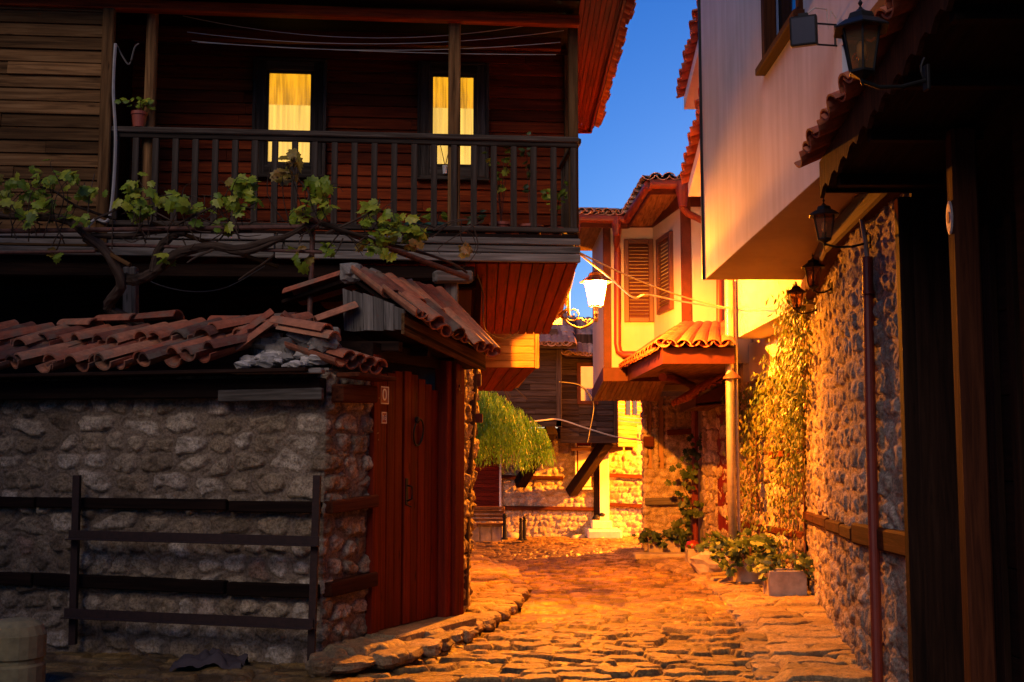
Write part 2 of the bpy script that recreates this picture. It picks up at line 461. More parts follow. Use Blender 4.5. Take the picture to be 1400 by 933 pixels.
M['stone'] = masonry('rubble_stone', [(0, (0.16, 0.115, 0.07)), (0.28, (0.38, 0.29, 0.18)), (0.55, (0.54, 0.435, 0.295)), (0.8, (0.64, 0.55, 0.42)), (1, (0.30, 0.14, 0.075))], (0.28, 0.21, 0.14))
M['stone_pale'] = masonry('pale_rubble_stone', [(0, (0.34, 0.27, 0.20)), (0.4, (0.56, 0.47, 0.36)), (0.8, (0.66, 0.58, 0.47)), (1, (0.5, 0.34, 0.24))], (0.44, 0.36, 0.27))
M['stone_grey'] = masonry('grey_rubble_stone', [(0, (0.17, 0.14, 0.115)), (0.35, (0.36, 0.31, 0.255)), (0.8, (0.52, 0.46, 0.385)), (1, (0.30, 0.18, 0.12))], (0.36, 0.30, 0.235))
M['cobble'] = masonry('cobble_stone', [(0, (0.10, 0.066, 0.028)), (0.25, (0.21, 0.138, 0.05)), (0.55, (0.44, 0.285, 0.09)), (0.8, (0.34, 0.215, 0.065)), (1, (0.14, 0.08, 0.032))], (0.085, 0.055, 0.025), 0.36)
M['slab'] = masonry('pavement_slab_stone', [(0, (0.20, 0.145, 0.075)), (0.5, (0.37, 0.265, 0.13)), (1, (0.46, 0.34, 0.18))], (0.09, 0.06, 0.03), 0.55)
M['ground'] = plain('bare_ground', (0.16, 0.13, 0.10), 0.95, 0.4, 2.0)
M['core'] = plain('wall_core_mortar', (0.28, 0.23, 0.18), 0.95, 0.35, 5.0, bs=0.5)
M['mortar'] = plain('lump_mortar', (0.26, 0.23, 0.19), 0.95, 0.5, 22.0, bs=0.8)
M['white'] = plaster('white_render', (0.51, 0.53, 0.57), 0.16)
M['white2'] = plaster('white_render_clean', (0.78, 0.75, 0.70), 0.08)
M['render_pale'] = plaster('pale_cream_render', (0.46, 0.41, 0.36), 0.06)
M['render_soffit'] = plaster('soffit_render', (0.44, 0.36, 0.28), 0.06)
M['cream'] = plaster('cream_render', (0.70, 0.62, 0.50), 0.06)
M['ochre'] = plaster('ochre_render', (0.42, 0.25, 0.13), 0.25)
M['fascia'] = plain('brown_painted_fascia', (0.065, 0.014, 0.006), 0.6, 0.3, 8, spec=0.2)
M['shutter'] = plain('brown_louvre_paint', (0.075, 0.024, 0.011), 0.5, 0.2, 12)
M['pipe_red'] = plain('red_brown_pipe_paint', (0.15, 0.020, 0.010), 0.45, 0.2, 10, bs=0.05)
M['pipe_dark'] = plain('dark_brown_pipe_paint', (0.045, 0.02, 0.014), 0.45, 0.25, 10, bs=0.05)
M['pipe_grey'] = plain('grey_conduit', (0.30, 0.29, 0.27), 0.5, 0.2, 10, bs=0.05)
M['galv'] = plain('galvanised_pole_metal', (0.42, 0.38, 0.30), 0.42, 0.25, 12, metal=0.55, bs=0.08)
M['rust'] = plain('rusted_iron', (0.03, 0.012, 0.008), 0.8, 0.5, 25, bs=0.4)
M['rust_red'] = plain('rusty_red_pipe', (0.11, 0.042, 0.026), 0.7, 0.5, 25, bs=0.3)
M['iron'] = plain('black_iron', (0.009, 0.009, 0.009), 0.5, 0.3, 20, bs=0.1, spec=0.25)
M['iron_gilt'] = plain('old_brass_iron', (0.16, 0.11, 0.05), 0.45, 0.3, 30, metal=0.4, bs=0.1)
M['tile'] = clay('old_clay_tile', (0.10, 0.045, 0.03), (0.42, 0.105, 0.045), (0.56, 0.24, 0.12), 0.6)
M['tile_new'] = clay('red_clay_tile', (0.32, 0.07, 0.03), (0.44, 0.11, 0.045), (0.5, 0.15, 0.06), 0.15)
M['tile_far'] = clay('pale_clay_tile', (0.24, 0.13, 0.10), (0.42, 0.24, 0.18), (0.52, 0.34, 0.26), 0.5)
M['rubble'] = plain('white_rubble', (0.46, 0.42, 0.36), 0.9, 0.4, 18, bs=0.6, tint=0.45)
M['boulder'] = plain('boulder_stone', (0.40, 0.34, 0.26), 0.9, 0.35, 7, bs=0.8)
M['concrete'] = plain('stained_concrete', (0.36, 0.31, 0.25), 0.9, 0.45, 5, bs=0.4)
M['sandpost'] = plain('sand_concrete', (0.34, 0.28, 0.13), 0.9, 0.3, 14, bs=0.5)
M['steps'] = plain('white_steps', (0.68, 0.64, 0.57), 0.8, 0.2, 5)
M['terracotta'] = plain('terracotta_pot', (0.30, 0.06, 0.03), 0.6, 0.2, 12)
M['greenpot'] = plain('green_glazed_pot', (0.02, 0.09, 0.07), 0.4, 0.2, 12)
M['brownpot'] = plain('brown_pot', (0.09, 0.035, 0.02), 0.6, 0.2, 12)
M['whitepot'] = plain('white_jar', (0.7, 0.68, 0.62), 0.4, 0.1, 12)
M['soil'] = plain('soil', (0.03, 0.02, 0.013), 0.95, 0.4, 30, bs=0.6)
M['cloth'] = plain('dark_crumpled_cloth', (0.06, 0.045, 0.045), 0.8, 0.3, 9)
M['cable'] = plain('pale_cable', (0.45, 0.42, 0.36), 0.6, 0.2, 10, bs=0)
M['cable_dark'] = plain('dark_cable', (0.08, 0.07, 0.06), 0.6, 0.2, 10, bs=0)
M['bark'] = wood('vine_bark', (0.025, 0.017, 0.012), (0.075, 0.05, 0.035), (0.15, 0.11, 0.08), 0.9, 0.3)
M['stem'] = plain('red_vine_stem', (0.10, 0.03, 0.015), 0.8, 0.3, 20)
M['grape'] = leafmat('grape_leaf', (0.12, 0.20, 0.010), (0.27, 0.37, 0.02), (0.42, 0.44, 0.03))
M['grape_y'] = leafmat('yellow_grape_leaf', (0.25, 0.20, 0.02), (0.33, 0.24, 0.03), (0.3, 0.16, 0.03))
M['creeper'] = leafmat('creeper_leaf', (0.05, 0.095, 0.012), (0.14, 0.18, 0.025), (0.25, 0.15, 0.03), 0.35, 0.45)
M['potleaf'] = leafmat('dark_green_leaf', (0.02, 0.05, 0.012), (0.04, 0.08, 0.018), (0.07, 0.11, 0.025), 0.25)
M['willow'] = leafmat('willow_leaf', (0.05, 0.16, 0.012), (0.11, 0.29, 0.02), (0.20, 0.40, 0.03), 0.35)
M['glass'] = glassmat('lantern_glass', (0.62, 0.40, 0.20), 0.12, 0.12)
M['pane'] = glassmat('window_pane', (0.95, 0.95, 0.95), 0.12, 0.02)
M['darkpane'] = plain('dark_window_glass', (0.012, 0.013, 0.016), 0.06, 0.1, 3, bs=0)
M['mirrorpane'] = plain('sky_mirror_glass', (0.75, 0.80, 0.88), 0.04, 0.1, 3, bs=0, metal=1.0)
M['bulbwhite'] = plain('frosted_bulb', (0.75, 0.72, 0.66), 0.4, 0.1, 3, bs=0)
M['curtain_hi'] = emit('lit_lace_curtain', (1.0, 0.43, 0.012), 0.50, var=0.45, scale=(26, 26, 2.0))  # room glow with fold shading put into the emission colour as stripes
M['curtain_lo'] = emit('lit_sheer_curtain', (1.0, 0.58, 0.09), 0.60, var=0.3, scale=(22, 22, 0.6))  # same painted fold stripes, fainter, in a brighter glow
M['glow'] = emit('lit_lantern_glass', (1.0, 0.82, 0.42), 40.0, see=True)
M['plate_red'] = plain('red_enamel_plate', (0.22, 0.02, 0.012), 0.35, 0.1, 5, bs=0)
M['plate_dark'] = plain('dark_enamel_plate', (0.02, 0.018, 0.03), 0.35, 0.1, 5, bs=0)
M['enamel'] = plain('white_enamel', (0.7, 0.68, 0.62), 0.35, 0.1, 5, bs=0)
M['plaque'] = plain('oval_plaque_metal', (0.45, 0.38, 0.34), 0.5, 0.4, 60, bs=0.2)
# ------------------------------------------------------------------ ground
def gz(y): return -0.4 * np.clip((np.asarray(y, dtype=float) - 8.0) / 20.0, 0, 1)
def gzf(y): return float(gz(y))
PAVE_L = [(-1.50, 8.98), (-1.32, 8.45), (-0.86, 8.9), (-0.47, 10.1), (-0.06, 12.0), (0.10, 14.2), (-0.02, 17.0), (-0.75, 20.3), (-3, 21.5), (-3, 9.9), (-1.5, 9.3)]
PAVE_R = [(1.78, 4.5), (1.80, 8.2), (2.25, 11.0), (2.6, 14.0), (2.62, 16.8), (2.2, 20.2), (1.9, 22.5), (4.2, 22.5), (4.2, 4.5)]
def poly_sd(x, y, poly):
    """signed distance, positive inside"""
    inside = np.zeros(x.shape, bool); dmin = np.full(x.shape, 9e9)
    n = len(poly)
    for i in range(n):
        x0, y0 = poly[i]; x1, y1 = poly[(i + 1) % n]
        cond = ((y0 > y) != (y1 > y))
        with np.errstate(divide='ignore', invalid='ignore'):
            xi = (x1 - x0) * (y - y0) / ((y1 - y0) if y1 != y0 else 1e-9) + x0
        inside ^= cond & (x < xi)
        dx, dy = x1 - x0, y1 - y0; tt = np.clip(((x - x0) * dx + (y - y0) * dy) / (dx * dx + dy * dy), 0, 1)
        dmin = np.minimum(dmin, np.hypot(x - x0 - tt * dx, y - y0 - tt * dy))
    return np.where(inside, dmin, -dmin)
def ground_patch(x1, y1):
    x, y = np.meshgrid(x1, y1)
    wob = 0.16 * (fbm(x * 1.7, y * 1.7, 301, 3) - 0.5) + 0.08 * (fbm(x * 7, y * 7, 302, 2) - 0.5)
    sl = poly_sd(x, y, PAVE_L) + wob; sr = poly_sd(x, y, PAVE_R) + wob
    d, r1, r2, r3, ox, oy = stone_field(x, y, 0.235, 0.155, 21, 0.44, 0.22, 2.3)
    m = sstep(0.004, 0.016, d)
    sunk = sstep(0.25, 0.55, r1)
    fine = fbm(x / 0.06, y / 0.06, 305, 4) - 0.5
    hs = m * (0.018 + 0.034 * r1) * (0.3 + 0.7 * sunk) + m * 0.022 * ((r2 - 0.5) * ox + (r3 - 0.4) * oy) + 0.016 * fine + 0.009 * (fbm(x / 0.13, y / 0.1, 308, 3) - 0.5)
    hs += 0.04 * (fbm(x * 0.9, y * 0.9, 306, 3) - 0.5)
    d2, q1, q2, q3, px, py = stone_field(x, y, 0.55, 0.36, 22, 0.36, 0.2, 2.6)
    m2 = sstep(0.004, 0.03, d2)
    hp = m2 * (0.02 + 0.05 * q1) + m2 * 0.035 * ((q2 - 0.5) * px + (q3 - 0.5) * py) + 0.03 * fine + 0.04 * (fbm(x * 2, y * 2, 307, 2) - 0.5)
    upl = sstep(-0.04, 0.14, sl); upr = sstep(-0.02, 0.10, sr)
    up = np.maximum(upl, upr)
    z = gz(y) + hs * (1 - up) + upl * (0.13 + hp) + upr * (0.07 + 0.8 * hp) * (1 - upl)
    pav = (np.maximum(sl, sr) > 0.0)
    tint = np.where(pav, q2 * 0.7 + 0.3 * q3, r2 * 0.7 + 0.3 * r3); mort = np.where(pav, 1 - m2, 1 - m * (0.45 + 0.55 * sunk))
    v = np.stack([x, y, z], -1).reshape(-1, 3)
    f = grid_faces(len(x1), len(y1))
    fp = pav.reshape(-1)[f].all(axis=1)
    return v, f, fp, tint.reshape(-1), mort.reshape(-1)
ys = [5.0]
while ys[-1] < 29.5: ys.append(ys[-1] + min(0.045, 0.011 + 0.0016 * max(0, ys[-1] - 7)))
ya = np.array(ys)
A1 = ground_patch(np.arange(-1.5, 4.21, 0.022), ya)
A2 = ground_patch(np.arange(-6.5, -1.4899, 0.03), ya[ya < 11.0])
def sub_mesh(name, mat, sel):
    vs, fs, ts, ms, o = [], [], [], [], 0
    for v, f, fp, t, mo in (A1, A2):
        ff = f[fp == sel]
        if not len(ff): continue
        used, inv = np.unique(ff.ravel(), return_inverse=True)
        vs.append(v[used]); ts.append(t[used]); ms.append(mo[used]); fs.append(inv.reshape(-1, 4) + o); o += len(used)
    ob = link_mesh(name, np.concatenate(vs), np.concatenate(fs), mat, None, True)
    point_attr(ob, 'tint', np.concatenate(ts)); point_attr(ob, 'mort', np.concatenate(ms))
    return tag(ob, kind='structure')
tag(sub_mesh('street', M['cobble'], False), 'worn cobbled lane of flat uneven stones running between the houses', 'street')
tag(sub_mesh('pavement', M['slab'], True), 'raised kerb and pavement of rough stone slabs along the house fronts', 'pavement')
_kp = [(-1.42, 8.85), (-1.30, 8.47), (-0.86, 8.92), (-0.47, 10.1), (-0.06, 12.0), (0.10, 14.2), (-0.02, 17.0), (-0.60, 19.8)]
KERB = []
def kerb_stones(mb, path, z0, seed, wid=0.12):
    rd = random.Random(seed); path = [Vector(p) for p in path]
    for a, b in zip(path, path[1:]):
        d = b - a; L = d.length; d = d / L; nrm = Vector((d.y, -d.x)); x = 0.0
        while x < L:
            l = rd.uniform(0.16, 0.40); l = min(l, L - x + 0.08)
            if l < 0.1: break
            c = a + d * (x + l / 2) + nrm * rd.uniform(-0.05, 0.035); hz = rd.uniform(0.06, 0.085)
            yaw = math.atan2(d.y, d.x) + rd.uniform(-.12, .12); ca, sa = math.cos(yaw), math.sin(yaw)
            m2 = MB(); m2_seed = rd.randrange(9999)
            lump(m2, (0, 0, 0), l * 0.52, wid * rd.uniform(.8, 1.25), hz, m2_seed * .37, 16, 0.22)
            tl = rd.uniform(-.08, .08)
            vs = [(c.x + p[0] * ca - p[1] * sa, c.y + p[0] * sa + p[1] * ca, float(gz(c.y)) + z0 + min(p[2], hz * .72) + tl * p[0]) for p in m2.v]
            mb.add(vs, m2.f, rd.random()); x += l + rd.uniform(0.0, 0.03)
    return mb
gx = np.linspace(-900, 900, 61); gy = np.concatenate([np.linspace(-200, 3, 8), np.arange(4, 31, 0.5), np.linspace(33, 1200, 20)])
gxx, gyy = np.meshgrid(gx, gy)
gnd = link_mesh('ground', np.stack([gxx, gyy, gz(gyy) - 0.06], -1).reshape(-1, 3), grid_faces(len(gx), len(gy)), M['ground'], None, True)
tag(gnd, 'bare dark ground beyond the paved lane', 'ground', kind='structure')

# ------------------------------------------------------------------ helpers for buildings
def siding(mb, o, u, width, height, n, bh=0.14, th=0.02, gap=0.004, lap=0.010, seed=0, jit=0.0):
    """horizontal boards on a wall: o lower corner, u along, z up, n outward"""
    o = Vector(o); u = Vector(u).normalized(); n = Vector(n).normalized(); r = random.Random(seed)
    k = max(1, round(height / bh)); bh = height / k
    for i in range(k):
        x = 0.0
        cuts = [0.0]
        while width - cuts[-1] > 1.6:
            c = cuts[-1] + r.uniform(1.2, 2.6)
            if c > width - 0.5: break
            cuts.append(c)
        cuts.append(width)
        for a, b in zip(cuts, cuts[1:]):
            c = o + u * ((a + b) / 2) + Vector((0, 0, (i + 0.5) * bh)) + n * (th / 2 + r.uniform(-jit, jit))
            upv = (Vector((0, 0, 1)) - n * (lap / bh * 2)).normalized()
            nn = u.cross(upv); nn = nn if nn.dot(n) > 0 else -nn
            mb.box(c, u * ((b - a) / 2 - 0.001), nn * th / 2, upv * (bh / 2 - gap / 2), 0.003, r.random())
    return mb
def tile_roof(mb, A, B, R, n, rows, r=0.085, seed=0, jit=0.012, overhang=0.06, R2=None, under=True):
    """clay barrel tiles: eave A->B, R from eave to ridge (R2 at B)"""
    A, B, R = Vector(A), Vector(B), Vector(R); R2 = Vector(R2) if R2 is not None else R
    rd = random.Random(seed)
    for i in range(n):
        for cov in ((False, True) if under else (True,)):
            fr = (i + (0.5 if cov else 0.0)) / n
            e = A.lerp(B, fr); Rr = R.lerp(R2, fr); ax = Rr.normalized()
            side = (B - A).normalized(); up = side.cross(ax)
            if up.z < 0: up = -up
            Lr = Rr.length / rows
            for k in range(rows):
                j = Vector((rd.uniform(-jit, jit), rd.uniform(-jit, jit), rd.uniform(-jit, jit) * 0.6))
                top = e + Rr * ((k + 1) / rows) + j
                L = Lr * 1.16 if k else Lr + overhang + rd.uniform(-0.02, 0.02)
                dd = -ax + up * (-0.035 if cov else -0.03) + side * rd.uniform(-jit * 2, jit * 2)
                mb.tile(top + up * (0.012 if cov else 0.02 + r * 0.55), dd, up, L * 1.05, r * 0.86, r, 0.014, cov, rd.random())
    return mb
def wallslab(mb, a, b, z0, z1, th=0.2):
    """plain vertical wall face a->b (seen from its right-hand side)"""
    a, b = Vector((a[0], a[1])), Vector((b[0], b[1])); d = (b - a).normalized(); n = Vector((d.y, -d.x))
    mb.prism([(a.x, a.y, z0), (b.x, b.y, z0), (b.x, b.y, z1), (a.x, a.y, z1)], (-n.x * th, -n.y * th, 0)); return mb
def rect_on(mb, a, b, z0, z1, proud, th):
    """flat board standing proud of the face a->b"""
    a, b = Vector((a[0], a[1])), Vector((b[0], b[1])); d = (b - a).normalized(); n = Vector((d.y, -d.x))
    c = (a + b) / 2 + n * (proud - th / 2)
    mb.box((c.x, c.y, (z0 + z1) / 2), (d.x * (b - a).length / 2, d.y * (b - a).length / 2, 0), (n.x * th / 2, n.y * th / 2, 0), (0, 0, (z1 - z0) / 2), 0.005)
    return mb
def lump(mb, c, rx, ry, rz, seed, n=10, amp=0.35, tint=None):
    """rough stone-like lump"""
    c = Vector(c); rings = n // 2 + 1; vs = []; fs = []
    for i in range(rings + 1):
        ph = math.pi * i / rings
        for k in range(n):
            t = 2 * math.pi * k / n
            d = Vector((math.sin(ph) * math.cos(t), math.sin(ph) * math.sin(t), math.cos(ph)))
            q = 1 + amp * mnoise.noise(d * 1.7 + Vector((seed * 3.1, seed * 1.7, seed))) + amp * 0.5 * mnoise.noise(d * 4.1 + Vector((seed, 7.7, 1)))
            # squared-off
            mx = max(abs(d.x), abs(d.y), abs(d.z)); q *= 0.8 + 0.2 / max(mx, 0.6)
            vs.append(c + Vector((d.x * rx, d.y * ry, d.z * rz)) * q)
    for i in range(rings):
        for k in range(n):
            k2 = (k + 1) % n
            fs.append((i * n + k, (i + 1) * n + k, (i + 1) * n + k2, i * n + k2))
    mb.add(vs, fs, tint); return mb

kb = MB(); kerb_stones(kb, _kp, 0.10, 3); kerb_stones(kb, [(1.80, 8.2), (2.25, 11.0), (2.6, 14.0), (2.62, 16.8), (2.25, 19.8)], 0.03, 4, 0.13)
tag(kb.build('kerb', M['slab']), 'rough kerb stones edging the raised pavements', 'kerb', kind='structure')
# ------------------------------------------------------------------ LEFT: garden wall with tiled coping
WA = [(-6.2, 10.45), (-1.434, 9.0), (-1.122, 9.55)]
gw = thing('garden_wall', 'low rubble stone garden wall with sagging clay tile coping and timber bands, left of the gate', 'wall', (-3.0, 9.5, 0))
stone_panel('stonework', WA, -0.08, 2.24, M['stone'], gw, 0.012, 0.27, 0.160, 0.032, 0.030, 3, 0.05, wave=0.05)
mb = MB(); core_mb(mb, WA, -0.1, 2.26, 0.42, 0.05); mb.build('wall_core', M['core'], gw)
dA = (Vector((-1.434, 9.0)) - Vector((-6.2, 10.45))).normalized(); nA = Vector((dA.y, -dA.x))
dB = (Vector((-1.122, 9.55)) - Vector((-1.434, 9.0))).normalized(); nB = Vector((dB.y, -dB.x))
def onA(x, off=0.0):  # point on the front wall line at abscissa x
    y = 9.0 + (-1.434 - x) * (-dA.y / dA.x); return Vector((x + nA.x * off, y + nA.y * off))
def v3(p, z): return Vector((p[0], p[1], z))
for z, h in ((1.19, 0.085), (0.57, 0.10)):
    mb = MB()
    for a, b in ((-6.2, -3.9), (-3.88, -2.2), (-2.18, -1.45)):
        mb.beam(v3(onA(a, 0.03), z + RNG.uniform(-.012, .012)), v3(onA(b, 0.035), z + RNG.uniform(-.012, .012)), 0.09, h, bev=0.008)
    mb.build('timber_band', M['wood_dark'], gw)
    mb = MB(); c0 = Vector((-1.434, 9.0)) + nB * 0.03; c1 = Vector((-1.122, 9.55)) + nB * 0.03
    mb.beam(v3(c0 + dB * 0.01, z + 0.0), v3(c1 - dB * 0.02, z + 0.03), 0.09, h + 0.01, bev=0.008); mb.build('timber_band', M['wood_band'], gw)
mb = MB()
mb.beam(v3(onA(-6.2, 0.06), 2.13), v3(onA(-1.42, 0.07), 2.10), 0.12, 0.15, bev=0.01)
mb.beam(v3(onA(-6.2, 0.10), 2.235), v3(onA(-1.46, 0.13), 2.225), 0.34, 0.03, bev=0.005)
mb.build('wall_plate', M['wood_dark'], gw)
mb = MB()
mb.beam(v3(onA(-2.25, 0.12), 2.045), v3(onA(-1.40, 0.12), 2.05), 0.05, 0.09, bev=0.006)
mb.beam(v3(onA(-2.1, 0.20), 2.225), v3(onA(-1.36, 0.20), 2.215), 0.08, 0.035, bev=0.006)
mb.build('eave_board', M['wood_grey'], gw)
mb = MB(); c0 = Vector((-1.40, 9.02)) + nB * 0.06
mb.beam(v3(c0, 2.06), v3(c0 + dB * 0.46, 2.07), 0.12, 0.14, bev=0.012)
mb.beam(v3(c0 + nB * 0.1, 2.20), v3(c0 + dB * 0.5 + nB * 0.1, 2.19), 0.22, 0.035, bev=0.006)
mb.build('wall_plate', M['wood_band'], gw)
# coping tiles, skewed and slipped
mb = MB(); rd = random.Random(11)
up = Vector((0, 0, 1)); back = Vector((-nA.x, -nA.y, 0))
along = Vector((dA.x, dA.y, 0))
for k, (zz, bk, ln) in enumerate(((2.47, 0.28, 0.52), (2.66, 0.60, 0.50))):
    x = -6.2
    while x < (-2.2 if k == 0 else -2.12):
        for cov in (False, True):
            p = onA(x + (0.085 if cov else 0) + rd.uniform(-.02, .02) + 0.18 * k)
            sag = 0.05 * math.sin(x * 2.1) - 0.015 * (x + 4)
            top = v3(p, zz + sag * 0.5 + rd.uniform(-.015, .015) + (0.04 if cov else 0.06)) + back * bk + along * 0.12
            d = -back + along * (-0.42 + rd.uniform(-.2, .2)) + Vector((0, 0, -0.36 + rd.uniform(-.06, .06)))
            mb.tile(top, d, up, ln + rd.uniform(-.05, .05), 0.082, 0.100, 0.018, cov, rd.random())
        x += 0.188 + rd.uniform(-.015, .015)
x = -6.0
while x < -2.15:   # ridge pieces laid lengthwise
    p = onA(x); z = 2.72 + 0.03 * math.sin(x * 3) + rd.uniform(-.02, .02)
    if rd.random() < 0.72:
        mb.tile(v3(p, z) + back * 0.62, along + up * rd.uniform(-.08, .06) - back * rd.uniform(-.1, .25), up, 0.42, 0.085, 0.10, 0.016, True, rd.random())
    x += 0.36
# corner cluster over the side face
sb = Vector((nB.x, nB.y, 0)); ab = Vector((dB.x, dB.y, 0))
for i in range(4):
    q = Vector((-1.46, 9.08, 0)) + ab * (0.15 * i)
    for cov in (False, True):
        t = q + ab * (0.08 if cov else 0) - sb * 0.34 + Vector((0, 0, 2.44 + (0.03 if cov else 0.05) - 0.012 * i))
        mb.tile(t, sb + ab * rd.uniform(-.05, .1) + up * -0.30, up, 0.52, 0.08, 0.095, 0.016, cov, 0.4 + 0.5 * rd.random())
for i in range(2):
    q = v3(onA(-1.92 + 0.06 * i, 0.02), 2.56 + 0.06 * (1 - i)) + back * 0.12
    mb.tile(q, along + up * -0.20 - back * 0.1, up, 0.50, 0.085, 0.10, 0.018, True, 0.75 + 0.2 * i)
for (x, z, o, dx, dz) in ((-2.0, 2.72, .35, .3, -.25), (-1.72, 2.66, .42, .25, .1), (-2.25, 2.50, .15, .5, .38), (-2.2, 2.40, .05, .45, .35), (-1.86, 2.52, .3, .5, .0)):
    mb.tile(v3(onA(x), z) + back * o, Vector((dx, 0.1, dz)), up, 0.36, 0.07, 0.085, 0.016, True, rd.random())
mb.build('coping_tiles', M['tile'], gw)
mb = MB()
for i in range(46):
    x = rd.uniform(-2.15, -1.48); o = rd.uniform(-0.08, 0.3); s = rd.uniform(0.025, 0.06)
    lump(mb, v3(onA(x), 2.27 + 0.45 * max(0, o) + rd.uniform(-.01, .05)) + back * o, s * 1.5, s, s * 0.7, i, 8, 0.4)
mb.build('loose_rubble', M['rubble'], gw)
mb = MB()
for (x, z, o, s) in ((-2.1, 2.53, .3, .12), (-1.62, 2.52, .25, .16), (-1.5, 2.5, .1, .1), (-1.98, 2.4, .35, .16), (-1.75, 2.42, .35, .2)):
    lump(mb, v3(onA(x), z - 0.03) + back * o, s * 1.2, s, s * 0.8, x * 9, 12, 0.5)
mb.build('mortar_lumps', M['mortar'], gw)

# far stub of the same wall right of the gate (ground-floor corner of the wooden house)
WC = [(-0.60, 10.52), (-0.43, 11.7)]

# ------------------------------------------------------------------ LEFT: gate under its own little roof
G0 = Vector((-1.11, 9.57)); GD = Vector((0.46, 0.888)).normalized(); GN = Vector((GD.y, -GD.x))
def G(s, off=0.0, z=0.0): p = G0 + GD * s + GN * off; return Vector((p.x, p.y, z))
gate = thing('wooden_gate', 'tall double leaf gate of dark red boards in a timber frame with iron ring', 'gate', G(0.5, 0, 0.1))
def gate_leaf(s0, s1, zt0, zt1, seed):
    mb = MB(); n = max(3, round((s1 - s0) / 0.105)); rr = random.Random(seed)
    for i in range(n):
        a = s0 + (s1 - s0) * i / n; b = s0 + (s1 - s0) * (i + 1) / n
        za = zt0 + (zt1 - zt0) * ((i + .5) / n) ** 1.6
        mb.box((G((a + b) / 2, rr.uniform(-.002, .002), (0.18 + za) / 2)), (GD.x * ((b - a) / 2 - .0025), GD.y * ((b - a) / 2 - .0025), 0), (GN.x * .017, GN.y * .017, 0), (0, 0, (za - 0.18) / 2), 0.004, rr.random())
    for z in (0.45, 1.75):
        mb.box(G((s0 + s1) / 2, -0.036, z), (GD.x * (s1 - s0) * .48, GD.y * (s1 - s0) * .48, 0), (GN.x * .018, GN.y * .018, 0), (0, 0, 0.06))
    return mb
l1 = gate_leaf(0.02, 0.375, 2.25, 2.30, 1).build('door_leaf', M['wood_gate'], gate)
l2 = gate_leaf(0.40, 0.96, 2.30, 2.13, 2).build('door_leaf', M['wood_gate'], gate)
mb = MB(); mb.beam(G(0.39, -0.03, 0.18), G(0.39, -0.03, 2.28), 0.05, 0.03, up=(GN.x, GN.y, 0)); mb.build('cover_strip', M['wood_dark'], gate)
mb = MB(); mb.beam(G(-0.045, 0.0, 0.12), G(-0.045, 0.0, 2.4), 0.10, 0.09, up=(GN.x, GN.y, 0)); mb.build('frame_post', M['wood_gate'], gate)
mb = MB(); mb.beam(G(-0.1, -0.03, 2.43), G(1.16, -0.03, 2.42), 0.12, 0.14); mb.build('lintel', M['wood_dark'], gate)
mb = MB()
for s, w_, o in ((1.02, 0.10, 0.03), (1.135, 0.12, 0.06), (1.26, 0.11, 0.02)):
    mb.beam(G(s, o, 0.16), G(s, o, 2.46), w_, 0.13, up=(GN.x, GN.y, 0), bev=0.01)
mb.build('gate_post', M['wood_gate'], gate)
mb = MB()
R0 = G(0.60, 0.035, 1.78); ring = [R0 + Vector((GD.x * math.cos(t) * .075, GD.y * math.cos(t) * .075, math.sin(t) * .115)) + Vector((GN.x, GN.y, 0)) * 0.012 * math.sin(t) for t in [2 * math.pi * k / 20 for k in range(21)]]
mb.tube(ring, 0.008, 8, caps=False); mb.lathe([(0.0, 0), (0.03, 0), (0.03, 0.012), (0.012, 0.03), (0.0, .03)], G(0.60, 0.017, 1.885), 12, (GN.x, GN.y, 0))
mb.build('ring_knocker', M['iron'], l2)
mb = MB()
mb.box(G(0.44, 0.022, 1.28), (GD.x * .02, GD.y * .02, 0), (GN.x * .004, GN.y * .004, 0), (0, 0, .11), .002)
mb.tube([G(0.44, 0.03, 1.33), G(0.44, 0.075, 1.32), G(0.44, 0.075, 1.22), G(0.44, 0.03, 1.2)], 0.008, 8)
mb.tube([G(0.42, 0.03, 1.17), G(0.47, 0.05, 1.15)], 0.006, 6)
mb.build('handle', M['iron'], l2)
mb = MB(); mb.box(G(0.55, 0.12, 0.09), (GD.x * .66, GD.y * .66, 0), (GN.x * .16, GN.y * .16, 0), (0, 0, .085), 0.02); mb.build('threshold', M['slab'], gate)

